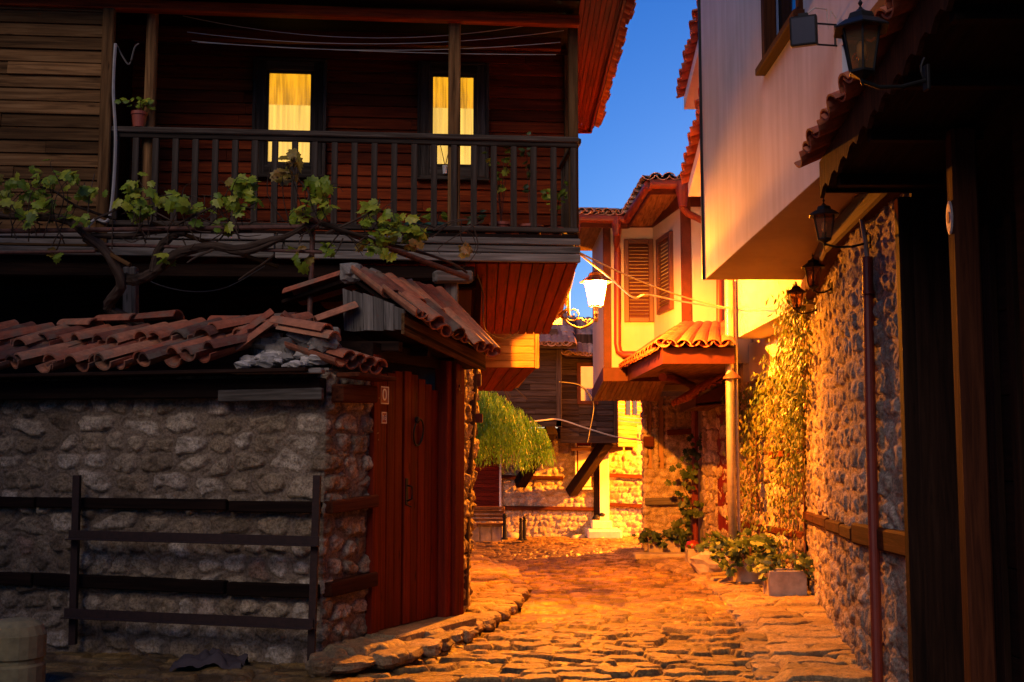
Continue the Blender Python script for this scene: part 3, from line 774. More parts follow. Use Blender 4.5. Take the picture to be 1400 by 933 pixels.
def text_mesh(name, body, size, mat, parent, origin, right, up_, ext=0.002):
    cu = bpy.data.curves.new(name, 'FONT'); cu.body = body; cu.size = size; cu.extrude = ext; cu.align_x = 'CENTER'; cu.align_y = 'CENTER'
    tmp = bpy.data.objects.new(name, cu); COL.objects.link(tmp)
    dg = bpy.context.evaluated_depsgraph_get(); me = bpy.data.meshes.new_from_object(tmp.evaluated_get(dg))
    COL.objects.unlink(tmp); bpy.data.objects.remove(tmp); bpy.data.curves.remove(cu)
    right = Vector(right).normalized(); up_ = Vector(up_).normalized(); nn = right.cross(up_)
    vs = [Vector(origin) + right * v.co.x + up_ * v.co.y + nn * v.co.z for v in me.vertices]
    fs = [tuple(p.vertices) for p in me.polygons]
    bpy.data.meshes.remove(me)
    o = link_mesh(name, [tuple(v) for v in vs], fs, mat, parent)
    return o
def number_plate(name, label, c, right, w_, h_, body, size, mat, border=True):
    c = Vector(c); right = Vector(right).normalized(); up_ = Vector((0, 0, 1)); nn = right.cross(up_).normalized()
    t = thing(name, label, 'house number', c)
    mb = MB(); mb.box(c, right * w_ / 2, nn * 0.004, up_ * h_ / 2, 0.002); mb.build('plate', mat, t)
    if border:
        mb = MB(); b = 0.008
        for sx in (-1, 1):
            mb.box(c + right * sx * (w_ / 2 - b) + nn * 0.0055, right * 0.004, nn * 0.002, up_ * (h_ / 2 - b / 2), 0.0005)
            mb.box(c + up_ * sx * (h_ / 2 - b) + nn * 0.0055, right * (w_ / 2 - b * 1.6), nn * 0.002, up_ * 0.004, 0.0005)
        mb.build('border', M['enamel'], t)
    text_mesh('digits', body, size, M['enamel'], t, c + nn * 0.0055, right, up_)
    return t
GR = Vector((GD.x, GD.y, 0))
number_plate('house_number_plate', 'larger red enamel number plate on the gate post, upper of two', G(0.075, 0.026, 2.075), GR, 0.13, 0.15, '0', 0.14, M['plate_red'])
number_plate('house_number_plate', 'small white figured number plate 16 below the red one on the gate', G(0.075, 0.024, 1.89), GR, 0.085, 0.10, '16', 0.062, M['plate_red'])

# canopy over the gate
can = thing('gate_canopy', 'crooked clay tile canopy with grey board gable over the red gate', 'canopy', G(0.6, 0, 2.4))
def CP(px, py, Y): return P(px, py, Y)
e0, e1 = CP(553, 428, 9.4), CP(664, 482, 10.6)           # eave line, near and far
r0, r1_ = CP(480, 378, 9.72), CP(592, 405, 11.0)         # ridge
bd = CP(470, 452, 9.68); be = CP(553, 450, 9.4)
mb = MB()
gl = CP(468, 396, 9.68); n6 = 6
gn = Vector((0.46, 0.888, 0)).normalized()
for i in range(n6):
    a, b = i / n6, (i + 1) / n6
    p0, p1 = bd.lerp(be, a + .004), bd.lerp(be, b - .004); q0, q1 = gl.lerp(e0, a + .004), gl.lerp(e0, b - .004)
    bump_ = 0.03 * math.sin(math.pi * a) + 0.01
    mb.prism([p0 + Vector((0, 0, RNG.uniform(-.012, .0))), p1 + Vector((0, 0, RNG.uniform(-.012, 0))), q1 + Vector((0, 0, bump_)), q0 + Vector((0, 0, bump_))], gn * 0.025)
mb.build('gable_boards', M['wood_grey'], can)
mb = MB()
dn = Vector((0, 0, -0.17))
mb.prism([e0 + dn, e1 + dn, e1, e0], (-GN.x * .03, -GN.y * .03, 0))
mb.build('fascia_board', M['wood_brown'], can)
mb = MB()
si = Vector((0, 0, -0.15))
mb.prism([be + Vector((0, 0, .015)), e1 + si, e1 + si - Vector((GN.x, GN.y, 0)) * 0.62, bd + Vector((0, 0, .015))], (0, 0, 0.025))
mb.prism([e0, e1, r1_, r0], (0, 0, -0.03))
mb.prism([r0, r1_, CP(480, 405, 11.6), CP(385, 410, 10.1)], (0, 0, -0.03))
mb.build('roof_boards', M['wood_dark'], can)
mb = MB(); tile_roof(mb, e0 + Vector((GN.x, GN.y, 0)) * .06, e1 + Vector((GN.x, GN.y, 0)) * .06, r0 - e0, 8, 2, 0.098, 5, 0.03, 0.05, r1_ - e1)
for i in range(4):
    a = r0.lerp(r1_, i / 4 - .02); mb.tile(a + Vector((0, 0, .01)), r1_ - r0, up, 0.42, 0.10, 0.09, 0.016, True)
bk0 = CP(472, 380, 9.8)
for i in range(4):
    q = bk0 + Vector((GD.x, GD.y, 0)) * (0.18 * i)
    mb.tile(q, CP(385, 408, 10.1) - bk0 + Vector((0, 0, RNG.uniform(-.03, .03))), up, 0.60, 0.085, 0.095, 0.016, i % 2 == 0)
mb.build('roof_tiles', M['tile'], can)
mb = MB()
for i in range(5): lump(mb, r0.lerp(r1_, i * 0.22) + Vector((0, 0, 0.03 - .01 * i)), 0.10 - .008 * i, 0.09, 0.085, i + 3, 12, 0.45)
mb.build('ridge_mortar', M['mortar'], can)
mb = MB()
for s, o in ((0.05, .22), (0.5, .22), (0.95, .22), (1.3, .22)):
    mb.beam(G(s, -0.45, 2.50), G(s, 0.2, 2.47 - s * .02), 0.06, 0.08)
mb.build('rafters', M['wood_dark'], can)
# ------------------------------------------------------------------ LEFT: wooden house with balcony
UP = Vector((0, 0, 1))
wh = thing('wooden_house', 'old two storey wooden house of red brown boards with an overhanging balcony and lit windows', 'house', (-2.5, 12.5, 0))
BR = Vector((0.652, 11.4)); BL = Vector((-3.88, 11.0)); bd_ = (BR - BL).normalized(); bn = Vector((bd_.y, -bd_.x)); BLEN = (BR - BL).length
def B3(s, off, z): p = BL + bd_ * s + bn * off; return Vector((p.x, p.y, z))   # s from the left end of the balcony, off toward the street
def sB(px, off=0.0, py=230):   # s for a photo column on the plane off
    o = BL + bn * off; k = (px - CX) / F / (CT - (CY - py) / F * ST)
    return (k * o.y - o.x) / (bd_.x - k * bd_.y)
def zB(py, px, off=0.0): p = B3(sB(px, off), off, 0); return Z_(py, p.y)
BX = Vector((bd_.x, bd_.y, 0)); BN = Vector((bn.x, bn.y, 0))
WO = -1.15   # wall plane behind the balcony
s0, s1 = sB(150, WO), sB(782, WO)
zf = 3.74; zt = 6.1
mb = MB(); siding(mb, B3(s0 - .4, WO, zf - .2), BX, s1 - s0 + .4, zt - zf + .2, BN, 0.125, 0.022, 0.004, 0.012, 3, 0.003)
front = mb.build('wall_boards', M['wood_red'], wh)
mb = MB(); mb.prism([B3(s0 - .4, WO - .03, zf - .2), B3(s1, WO - .03, zf - .2), B3(s1, WO - .03, zt), B3(s0 - .4, WO - .03, zt)], -BN * 0.1)
# right side wall up to Y 15.5 and the body
sideA = B3(s1, WO, 0); sideB = Vector((0.70, 15.5, 0))
mb.prism([Vector((sideA.x - .02, sideA.y, 3.5)), Vector((0.66, 15.5, 3.4)), Vector((0.66, 15.5, 6.2)), Vector((sideA.x - .02, sideA.y, 6.2))], (-0.12, 0, 0))
mb.prism([Vector((0.66, 15.5, 3.3)), Vector((-4, 15.5, 3.3)), Vector((-4, 15.5, 6.2)), Vector((0.66, 15.5, 6.2))], (0, -0.1, 0))
mb.build('wall_core', M['core'], wh)
mb = MB(); siding(mb, (sideA.x, sideA.y, 3.55), (0.70 - sideA.x, 15.5 - sideA.y, 0), (Vector((0.70, 15.5, 0)) - sideA).length, 2.55, (1, -0.03, 0), 0.125, 0.02, 0.004, 0.01, 5)
mb.build('wall_boards', M['wood_brown'], wh)
mb = MB(); mb.beam(B3(s1 - .03, WO + .03, 3.6), B3(s1 - .03, WO + .03, 5.95), 0.12, 0.1, up=BN); mb.beam(B3(sB(784, -.12), -.12, 3.7), B3(sB(784, -.12), -.12, 5.95), 0.09, 0.09, up=BN)
mb.build('corner_post', M['wood_brown'], wh)
# left wing flush with the balcony front
wl = sB(138)
mb = MB(); siding(mb, B3(-3.0, 0.0, 3.55), BX, wl + 3.0, 2.55, BN, 0.125, 0.03, 0.004, 0.009, 9, 0.006); mb.build('wall_boards', M['wood_brown'], wh)
mb = MB(); mb.prism([B3(-3.0, -.03, 3.4), B3(wl, -.03, 3.4), B3(wl, -.03, 6.05), B3(-3.0, -.03, 6.05)], -BN * 1.15)
mb.build('wall_core', M['wood_dark'], wh)
mb = MB(); mb.beam(B3(wl + .04, 0.03, 3.5), B3(wl + .04, .03, 6.0), 0.11, 0.09, up=BN, bev=.012); mb.build('corner_post', M['wood_brown'], wh)
# windows
def house_window(px0, px1, py0, py1, fr):
    off = WO + .02
    a, b = sB(px0, off), sB(px1, off); zb, zt_ = zB(py1, px0, off), zB(py0, px0, off)
    wd = MB(); m_ = 0.5 * (a + b)
    k = fr
    for (x0, x1, y0, y1, pr) in ((a - k, a, zb - k, zt_ + k, .05), (b, b + k, zb - k, zt_ + k, .05), (a, b, zt_, zt_ + k, .048), (a, b, zb - k, zb, .048)):
        wd.box(B3((x0 + x1) / 2, off + pr / 2 + .02, (y0 + y1) / 2), BX * (x1 - x0) / 2, BN * pr / 2, UP * (y1 - y0) / 2, 0.006)
    for (x0, x1, y0, y1) in ((a - .035 - k, a - k, zb - k - .03, zt_ + k + .03), (b + k, b + k + .035, zb - k - .03, zt_ + k + .03), (a - k, b + k, zt_ + k, zt_ + k + .03), (a - k - .04, b + k + .04, zb - k - .04, zb - k)):
        wd.box(B3((x0 + x1) / 2, off + .04, (y0 + y1) / 2), BX * (x1 - x0) / 2, BN * .04, UP * (y1 - y0) / 2, 0.005)
    wn = wd.build('window', M['wood_rail'], wh)
    sa = MB()
    for (x0, x1, y0, y1) in ((a, a + .035, zb, zt_), (b - .035, b, zb, zt_), (a + .035, b - .035, zt_ - .03, zt_), (a + .035, b - .035, zb, zb + .035)):
        sa.box(B3((x0 + x1) / 2, off + .036, (y0 + y1) / 2), BX * (x1 - x0) / 2, BN * .02, UP * (y1 - y0) / 2, 0.003)
    sa.build('sash', M['wood_rail'], wn)
    g_ = MB(); g_.box(B3(m_, off + .042, (zb + zt_) / 2), BX * (b - a - .07) / 2, BN * .003, UP * (zt_ - zb - .06) / 2, .001); g_.build('pane', M['pane'], wn)
    # folded curtains just behind the glass
    zm = zb + (zt_ - zb) * 0.64
    for nm, za, zc, mt, ph, amp in (('lace_curtain', zm, zt_, 'curtain_hi', 0, .004), ('sheer_curtain', zb, zm, 'curtain_lo', 2, .003)):
        n_ = 60; vs = []; fs = []
        for i in range(n_ + 1):
            s_ = a + (b - a) * i / n_; o_ = off + 0.030 + amp * math.sin(i * 1.1 + ph) + amp * .6 * math.sin(i * 2.3 + ph)
            vs += [B3(s_, o_, za), B3(s_, o_, zc)]
            vs += [B3(s_, o_ - .003, za), B3(s_, o_ - .003, zc)]
        for i in range(n_):
            j = 4 * i; fs += [(j, j + 4, j + 5, j + 1), (j + 2, j + 3, j + 7, j + 6)]
        c_ = MB(); c_.add(vs, fs); c_.build(nm, M[mt], wn)
    return wn
house_window(362, 428, 98, 227, 0.10)
house_window(587, 651, 103, 230, 0.10)
# balcony
bal = MB(); dpt = -WO
bal.box(B3((sB(145) + sB(790)) / 2, WO / 2 + .02, zf - .03), BX * (sB(790) - sB(145)) / 2, BN * (dpt / 2), UP * .03)
balc = bal.build('balcony', M['wood_dark'], wh)
mb = MB(); zr = 4.695
mb.beam(B3(sB(143), 0, zr), B3(sB(791), 0, zr), 0.10, 0.055, bev=.01); mb.beam(B3(sB(143), 0, zr - .05), B3(sB(789), 0, zr - .05), 0.05, 0.05, bev=.006)
mb.beam(B3(sB(789), 0, zr), B3(sB(789), WO + .1, zr), 0.09, 0.055, bev=.01)
mb.build('handrail', M['wood_rail'], balc)
mb = MB(); mb.beam(B3(sB(150), 0.0, zf + .045), B3(sB(790), 0.0, zf + .045), 0.08, 0.05, bev=.008); mb.build('bottom_rail', M['wood_rail'], balc)
pxs = list(np.linspace(158, 784, 24))
b0 = MB(); b0.box(B3(sB(pxs[0]), 0, (zf + .07 + zr - .075) / 2), BX * .030, BN * .022, UP * (zr - zf - .145) / 2, .005)
bo = b0.build('baluster', M['wood_rail'], balc)
for px in pxs[1:]:
    c = bo.copy(); COL.objects.link(c); c.parent = balc
    d = B3(sB(px), 0, 0) - B3(sB(pxs[0]), 0, 0); c.location = d + Vector((0, 0, 0)); c.rotation_euler = (0, 0, 0)
mb = MB()
for i in range(12): mb.beam(B3(sB(789), -.09 * i - .1, zf + .07), B3(sB(789), -.09 * i - .1, zr - .03), .04, .04)
mb.build('side_balusters', M['wood_rail'], balc)
mb = MB()
for z0_, z1_, o_ in ((3.46, 3.545, .03), (3.55, 3.625, .015), (3.63, 3.70, .035)):
    mb.beam(B3(-3.0, o_, (z0_ + z1_) / 2), B3(1.6, o_, (z0_ + z1_) / 2 + .004), .05, z1_ - z0_ - .004, bev=.008)
    mb.beam(B3(1.61, o_, (z0_ + z1_) / 2), B3(sB(792), o_, (z0_ + z1_) / 2), .05, z1_ - z0_ - .004, bev=.008)
mb.build('edge_beam', M['wood_grey'], wh)
mb = MB(); mb.beam(B3(sB(621), -.06, zf), B3(sB(621), -.06, 6.0), .12, .11, up=BN, bev=.012)
mb.build('balcony_post', M['wood_brown'], wh)
mb = MB(); mb.tube([B3(sB(198), -.10, zf), B3(sB(199), -.10, 4.9), B3(sB(200), -.09, 6.0)], .062, 12, .055); mb.build('balcony_post', M['wood_brown'], wh)
# ceiling of the balcony, front eave beam, roof
mb = MB()
ce = [B3(-3.0, .35, 5.99), B3(BLEN + .3, .35, 5.99), B3(BLEN + .1, WO, 6.03), B3(-3.0, WO, 6.03)]
mb.prism(ce, (0, 0, .03)); 
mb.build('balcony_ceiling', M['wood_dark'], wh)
mb = MB(); mb.beam(B3(-3, .02, 5.93), B3(BLEN + .02, .02, 5.91), .12, .10, bev=.01); mb.beam(B3(-3, -.45, 5.83), B3(BLEN - .1, -.5, 5.85), .09, .12); mb.build('eave_beam', M['wood_red'], wh)
# side soffit boards
mb = MB(); Xo = 1.065
for i in range(8):
    f0, f1 = i / 8, (i + 1) / 8
    pn = [Vector((0.66, 10.7, 5.97)), Vector((Xo, 10.7, 5.90))]; pf = [Vector((0.70, 15.5, 6.0)), Vector((Xo, 15.5, 5.95))]
    a, b = pn[0].lerp(pn[1], f0 + .008), pn[0].lerp(pn[1], f1 - .008); c, d = pf[0].lerp(pf[1], f1 - .008), pf[0].lerp(pf[1], f0 + .008)
    mb.prism([a, b, c, d], (0, 0, .02))
mb.beam((Xo, 10.6, 5.92), (Xo, 15.5, 5.97), .03, .12); mb.beam((0.68, 15.5, 5.97), (Xo, 15.5, 5.97), .03, .12)
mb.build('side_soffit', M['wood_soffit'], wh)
mb = MB()
mb.prism([Vector((Xo + .05, 10.5, 6.01)), Vector((Xo + .05, 15.6, 6.04)), Vector((-2.0, 15.6, 7.3)), Vector((-2.0, 10.5, 7.3))], (0, 0, -.03))
mb.prism([B3(-3.2, .45, 6.06), B3(BLEN + .2, .45, 6.06), Vector((-2, 10.6, 7.3)), Vector((-7, 10.6, 7.3))], (0, 0, -.03)); mb.build('roof_boards', M['wood_dark'], wh)
mb = MB(); tile_roof(mb, (Xo + .06, 15.6, 6.07), (Xo + .06, 10.4, 6.03), (-1.2, 0, .52), 26, 3, .09, 3, .012, .05); mb.build('roof_tiles', M['tile_new'], wh)
# sloping soffit boards below the overhang
mb = MB()
n_ = [P(652, 361, 11.42), P(791, 361, 11.42)]; f_ = [P(660, 456, 15.5), P(751, 457, 15.5)]
n_[0].x = -1.6; f_[0].x = -1.6
for i in range(20):
    a, b = i / 20, (i + 1) / 20
    mb.prism([n_[0].lerp(n_[1], a + .003), n_[0].lerp(n_[1], b - .003), f_[0].lerp(f_[1], b - .003), f_[0].lerp(f_[1], a + .003)], (0, 0, .02))
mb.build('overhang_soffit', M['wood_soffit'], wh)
mb = MB(); mb.prism([n_[0] + UP * .03, n_[1] + UP * .03 - Vector((.03, 0, 0)), f_[1] + UP * .03 - Vector((.03, 0, 0)), f_[0] + UP * .03], (0, 0, .12)); mb.build('floor_slab', M['wood_dark'], wh)
# ground floor
mb = MB()
wallslab(mb, (-9.5, 12.6), (-.75, 12.2), -.2, 3.45, .2)
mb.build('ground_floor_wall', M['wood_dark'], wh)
mb = MB(); wallslab(mb, (-.75, 12.2), (-.36, 12.15), 2.3, 3.42, .12); wallslab(mb, (-.42, 12.15), (-.80, 15.5), 2.4, 3.3, .2); wallslab(mb, (-.62, 12.3), (-.86, 15.5), -.4, 2.5, .2); mb.build('ground_floor_wall', M['ochre'], wh)
stone_panel('corner_stonework', WC, -.1, 2.72, M['stone'], wh, .013, .26, .16, .03, .018, 33, .06, lean=(.035, 0))
mb = MB(); core_mb(mb, WC, -.2, 2.72, .3, .05, (.035, 0)); mb.build('wall_core', M['core'], wh)
mb = MB(); mb.beam(P(617, 440, 11.3), P(617, 372, 11.3), .13, .12, up=(0, 1, 0), bev=.01); mb.beam(P(593, 379, 11.15), P(645, 379, 11.3), .12, .12, bev=.02); mb.build('prop_post', M['wood_grey'], wh)
mb = MB(); mb.beam(P(179, 470, 10.9), P(179, 366, 10.9), .12, .12, up=(0, 1, 0), bev=.01); mb.build('prop_post', M['wood_grey'], wh)
mb = MB()
mb.beam(B3(-3, -.1, 3.33), B3(sB(650), -.1, 3.36), .14, .13, bev=.01); mb.beam(B3(-3, -.5, 3.30), B3(sB(655), -.5, 3.33), .1, .12); mb.build('floor_beam', M['wood_dark'], wh)
mb = MB(); mb.beam((-.40, 12.02, 2.3), (-.36, 12.02, 3.4), .1, .1, up=(0, 1, 0)); mb.beam((-.8, 12.0, 2.55), (-.35, 12.0, 2.6), .08, .22); mb.beam(P(652, 420, 12.0), P(655, 470, 12.0), .03, .03); mb.build('corner_timber', M['wood_band'], wh)

# drain pipe on the corner, leaning
dp = thing('drain_pipe', 'thin dark drain pipe leaning at the stone corner beside the lane', 'pipe', P(634, 828, 11.35))
mb = MB(); mb.tube([P(634, 828, 11.35), P(637, 690, 11.4), P(645, 560, 11.4), P(648, 505, 11.4)], .045, 12); mb.build('pipe', M['pipe_dark'], dp)
mb = MB()
for px, py in ((636, 760), (640, 645), (645, 560)): mb.lathe([(.052, -.015), (.052, .015)], P(px, py, 11.39), 12)
for px, py in ((651, 520), (653, 572)): mb.box(P(px, py, 11.42), (.05, 0, 0), (0, .04, 0), (0, 0, .06 if py < 550 else .045), .006)
mb.build('pipe_clips', M['rust_red'], dp)

# ------------------------------------------------------------------ yellow board bay behind
yb = thing('wooden_bay_house', 'small house with a pale pine board bay overhanging the lane behind the wooden house', 'house', (-.4, 17, -.2))
a, b = P(655, 503, 16.8), P(736, 502, 16.8); a.x = -1.4
mb = MB(); siding(mb, a, (1, 0, 0), b.x - a.x, .62, (0, -1, 0), .105, .02, .004, .006, 4); mb.build('bay_boards', M['wood_pine'], yb)
mb = MB(); mb.beam((b.x - .02, 16.78, a.z - .01), (b.x - .02, 16.78, a.z + .62), .06, .05, up=(0, 1, 0)); mb.build('corner_post', M['wood_pine'], yb)
fr_ = P(700, 535, 19.3); fl_ = Vector((-1.6, 19.3, fr_.z))
mb = MB()
al = Vector((-1.6, 16.8, a.z))
for i in range(10):
    t0, t1 = i / 10 + .004, (i + 1) / 10 - .004
    mb.prism([al.lerp(b, t0), al.lerp(b, t1), fl_.lerp(fr_, t1), fl_.lerp(fr_, t0)], (0, 0, .02))
mb.build('bay_soffit', M['wood_soffit'], yb)
mb = MB(); mb.prism([Vector((-1.4, 16.83, a.z + .03)), Vector((b.x - .03, 16.83, b.z + .03)), Vector((fr_.x + .1, 19.3, fr_.z + .05)), Vector((-1.4, 19.3, fr_.z + .05))], (0, 0, .58)); wallslab(mb, (-1.02, 17.0), (-1.25, 20.0), -.4, 2.9, .25); mb.build('wall_core', M['ochre'], yb)

# unseen house added beside the viewpoint to shade the left side
nb = thing('unseen_shading_house', 'unseen tall rendered house added on the near left to shade the lane', 'house', (-9.5, 0, 0))
mb = MB(); mb.prism([(-6.9, 8.6, -.2), (-6.9, -9, -.2), (-13, -9, -.2), (-13, 8.6, -.2)], (0, 0, 6.8)); mb.build('wall', M['cream'], nb)
mb = MB(); mb.prism([(-6.4, 8.9, 6.6), (-6.4, -9, 6.6), (-9.5, -9, 8.4), (-9.5, 8.9, 8.4)], (0, 0, .1)); mb.prism([(-13.4, 8.9, 6.6), (-13.4, -9, 6.6), (-9.5, -9, 8.4), (-9.5, 8.9, 8.4)], (0, 0, .1)); mb.build('roof', M['tile'], nb)
# ------------------------------------------------------------------ RIGHT: white house with overhang, stone ground floor, door and canopy
wt = thing('white_house', 'big white rendered house with plain overhanging upper floor over rubble stone', 'house', (3.2, 9, 0))
XA, YA, ZA = 2.03, 12.2, 3.42
mb = MB()
mb.prism([(XA, YA, ZA), (XA, 9.12, ZA), (XA, 9.12, 8.5), (XA, YA, 8.5)], (.2, 0, 0))
mb.prism([(XA, 9.12, ZA), (XA, 7.9, ZA), (XA, 7.9, 4.62), (XA, 9.12, 4.62)], (.2, 0, 0))
mb.prism([(XA, 9.12, 5.9), (XA, 7.9, 5.9), (XA, 7.9, 8.5), (XA, 9.12, 8.5)], (.2, 0, 0))
mb.prism([(XA, 7.9, ZA), (XA, 7.0, ZA), (XA, 7.0, 8.5), (XA, 7.9, 8.5)], (.2, 0, 0)); mb.prism([(XA, 7.0, 4.1), (XA, -8.0, 4.1), (XA, -8.0, 8.5), (XA, 7.0, 8.5)], (.2, 0, 0))  # upper wall carried on unseen behind the viewpoint, added to block sky light
mb.prism([(XA + .2, YA, ZA), (XA, YA, ZA), (XA, YA, 8.5), (XA + .2, YA, 8.5)], (0, .004, 0))
mb.prism([(XA + .2, YA - .2, ZA), (4.2, YA - .2, ZA), (4.2, YA - .2, 8.5), (XA + .2, YA - .2, 8.5)], (0, .2, 0))
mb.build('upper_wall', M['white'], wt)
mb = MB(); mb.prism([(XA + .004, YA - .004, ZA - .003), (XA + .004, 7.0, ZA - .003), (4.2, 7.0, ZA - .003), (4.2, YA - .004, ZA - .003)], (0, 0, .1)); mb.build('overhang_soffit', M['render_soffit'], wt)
mb = MB(); mb.beam((XA - .012, YA + .008, ZA), (XA - .012, YA + .008, 8.5), .03, .03, up=(0, 1, 0)); mb.build('corner_trim', M['iron'], wt)
mb = MB()
for (y0, y1, z0, z1) in ((9.0, 9.12, 4.62, 5.9), (7.9, 8.0, 4.62, 5.9), (8.0, 9.0, 4.62, 4.74), (8.0, 9.0, 5.8, 5.9)):
    mb.box((XA + .02, (y0 + y1) / 2, (z0 + z1) / 2), (.05, 0, 0), (0, (y1 - y0) / 2, 0), (0, 0, (z1 - z0) / 2), .01)
mb.box((XA - .03, 8.5, 4.64), (.05, 0, 0), (0, .64, 0), (0, 0, .03), .006)
wn = mb.build('window', M['wood_beam'], wt)
mb = MB(); mb.box((XA + .09, 8.5, 5.26), (.005, 0, 0), (0, .5, 0), (0, 0, .52), .001); mb.build('pane', M['darkpane'], wn)
# ground floor
WR = [(3.52, 14.05), (2.50, 8.5), (2.44, 7.02)]
stone_panel('ground_floor_stonework', WR, -.2, 3.24, M['stone_grey'], wt, .013, .29, .165, .020, .036, 51, .042, wave=.07, relief=1.0, pitd=.005)
mb = MB(); core_mb(mb, [(3.5, 14.2), (2.50, 8.5), (2.44, 7.02)], -.2, 3.42, .3, .07); mb.build('wall_core', M['core'], wt)
def onR(y, off=0.0):   # point on the right wall at distance y
    x = 3.52 + (y - 14.05) * (3.52 - 2.5) / 5.55 if y > 8.5 else 2.5 + (y - 8.5) * .0405
    return Vector((x - off, y + off * .15))
mb = MB()
yy = [14.0, 12.3, 10.8, 9.4, 8.55]
for a, b in zip(yy, yy[1:]):
    mb.beam(v3(onR(a, .02), Z_(705, 14.0) + (1.02 - Z_(705, 14.0)) * (14 - a) / 5.5 + RNG.uniform(-.01, .01)), v3(onR(b + .01, .02), Z_(705, 14.0) + (1.02 - Z_(705, 14.0)) * (14 - b) / 5.5 + RNG.uniform(-.01, .01)), .09, .10, bev=.014)
mb.build('timber_band', M['wood_beam'], wt); mb = MB()
mb.beam(v3(onR(8.5, .02), 1.03), v3(onR(7.08, .025), 1.045), .09, .15, bev=.016)
mb.build('timber_band', M['wood_beam'], wt)
mb = MB()
yy = [14.0, 11.6, 9.3, 7.0]
for a, b in zip(yy, yy[1:]): mb.beam(v3(onR(a, .06), 3.30), v3(onR(b + .01, .06), 3.31), .14, .19, bev=.018)
mb.build('wall_plate', M['wood_beam'], wt)
mb = MB()
mb.tube([P(1201, 960, 7.75), P(1190, 560, 7.9), P(1186, 352, 7.95)], .036, 14)
for py in (400, 640, 880): mb.lathe([(.042, -.012), (.042, .012)], P(1186 + (py - 352) * .025, py, 7.92), 14)
mb.build('down_pipe', M['pipe_red'], wt)
mb = MB(); mb.tube([P(1186, 356, 7.95), P(1183, 330, 7.95), P(1178, 300, 8.0), P(1174, 285, 8.1), P(1170, 268, 8.2)], .017, 10); mb.tube([P(1186, 345, 8.05), P(1187, 300, 8.1), P(1186, 262, 8.15)], .012, 8); mb.build('conduit', M['pipe_grey'], wt)
# dark door recess
mb = MB(); wallslab(mb, (2.80, 7.2), (2.78, 6.0), -.1, 3.4, .2)
dr = mb.build('door', M['wood_dark'], wt)
mb = MB(); mb.box((2.66, 6.99, 1.55), (.24, 0, 0), (0, .025, 0), (0, 0, 1.7), .006); mb.build('door_jamb', M['wood_dark'], wt)
mb = MB(); siding(mb, (2.77, 6.98, 0.02), (0, -.9, 0), .9, 2.85, (-1, 0, 0), .5, .03, .008, 0)
for y in (6.6, 6.3): mb.beam((2.72, y, .0), (2.72, y, 2.9), .1, .04, up=(1, 0, 0))
mb.build('door_boards', M['wood_dark'], dr)
mb = MB(); mb.beam((2.40, 7.02, -.05), (2.40, 7.02, 3.15), .09, .12, up=(1, 0, 0), bev=.012); mb.build('door_post', M['wood_dark'], wt)
mb = MB(); mb.beam((2.36, 6.03, -.05), (2.36, 6.03, 3.3), .11, .13, up=(1, 0, 0), bev=.014); mb.build('door_post', M['wood_beam'], wt)
mb = MB(); wallslab(mb, (2.62, 6.0), (2.62, -8.0), -.1, 4.2, .2); mb.build('side_wall', M['wood_dark'], wt)  # unseen rear stretch added along with the upper wall above it
number_plate('house_number_plate', 'dark enamel plate with a pale number half hidden by the varnished door post', (2.375, 6.16, Z_(455, 6.16)), (0, -1, 0), .15, .19, '10', .125, M['plate_dark'])
pq = thing('wall_plaque', 'small oval pale metal plaque on the varnished door post', 'plaque', P(1333, 298, 6.0))
pc = Vector((2.292, 6.03, Z_(298, 6.03)))
mb = MB(); mb.lathe([(.045, 0), (.045, .006), (.038, .010), (.0, .011)], (0, 0, 0), 24, (-1, 0, 0)); mb.v = [(x + pc.x, y * .9 + pc.y, z * 2.0 + pc.z) for x, y, z in mb.v]; pl = mb.build('oval_plate', M['plaque'], pq)
mb = MB(); mb.lathe([(.02, 0), (.02, .002)], (0, 0, 0), 16, (-1, 0, 0)); mb.v = [(x + pc.x - .0105, y * .8 + pc.y, z * 1.5 + pc.z) for x, y, z in mb.v]; mb.build('emblem', M['terracotta'], pq)

# canopy over the dark door: carved bargeboard and tiles
cn = thing('door_canopy', 'dark timber canopy with scalloped bargeboard and glossy red tiles over the right hand doorway', 'canopy', (2.1, 6, 3.2))
def zc(y): return 3.13 + (6.9 - y) * .17     # underside of the eave board
mb = MB(); n = 46; top = []; bot = []
for i in range(n + 1):
    y = 6.92 - 2.9 * i / n
    bot.append((1.852, y, zc(y) + .05 * abs(math.sin(i * math.pi / 3.0)))); top.append((1.852, y, zc(y) + .22))
for i in range(n):
    mb.prism([bot[i], bot[i + 1], top[i + 1], top[i]], (.025, 0, 0), .5)
mb.build('bargeboard', M['wood_beam'], cn)
mb = MB()
mb.prism([(1.88, 6.92, zc(6.92) + .03), (2.6, 6.92, zc(6.92) + .03), (2.6, 6.92, zc(6.92) + .34), (1.88, 6.92, zc(6.92) + .21)], (0, -.03, 0))
mb.prism([(1.88, 6.92, zc(6.92) + .045), (1.88, 3.5, zc(3.5) + .045), (2.8, 3.5, zc(3.5) + .045), (2.8, 6.92, zc(6.92) + .045)], (0, 0, .03))
mb.prism([(1.87, 6.92, zc(6.92) + .22), (1.87, 3.5, zc(3.5) + .22), (2.6, 3.5, zc(3.5) + .5), (2.6, 6.92, zc(6.92) + .5)], (0, 0, .03))
for y in (6.7, 6.1, 5.5, 4.9): mb.beam((1.9, y, zc(y) + .02), (2.5, y, zc(y) + .02), .07, .07)
mb.build('canopy_boards', M['wood_dark'], cn)
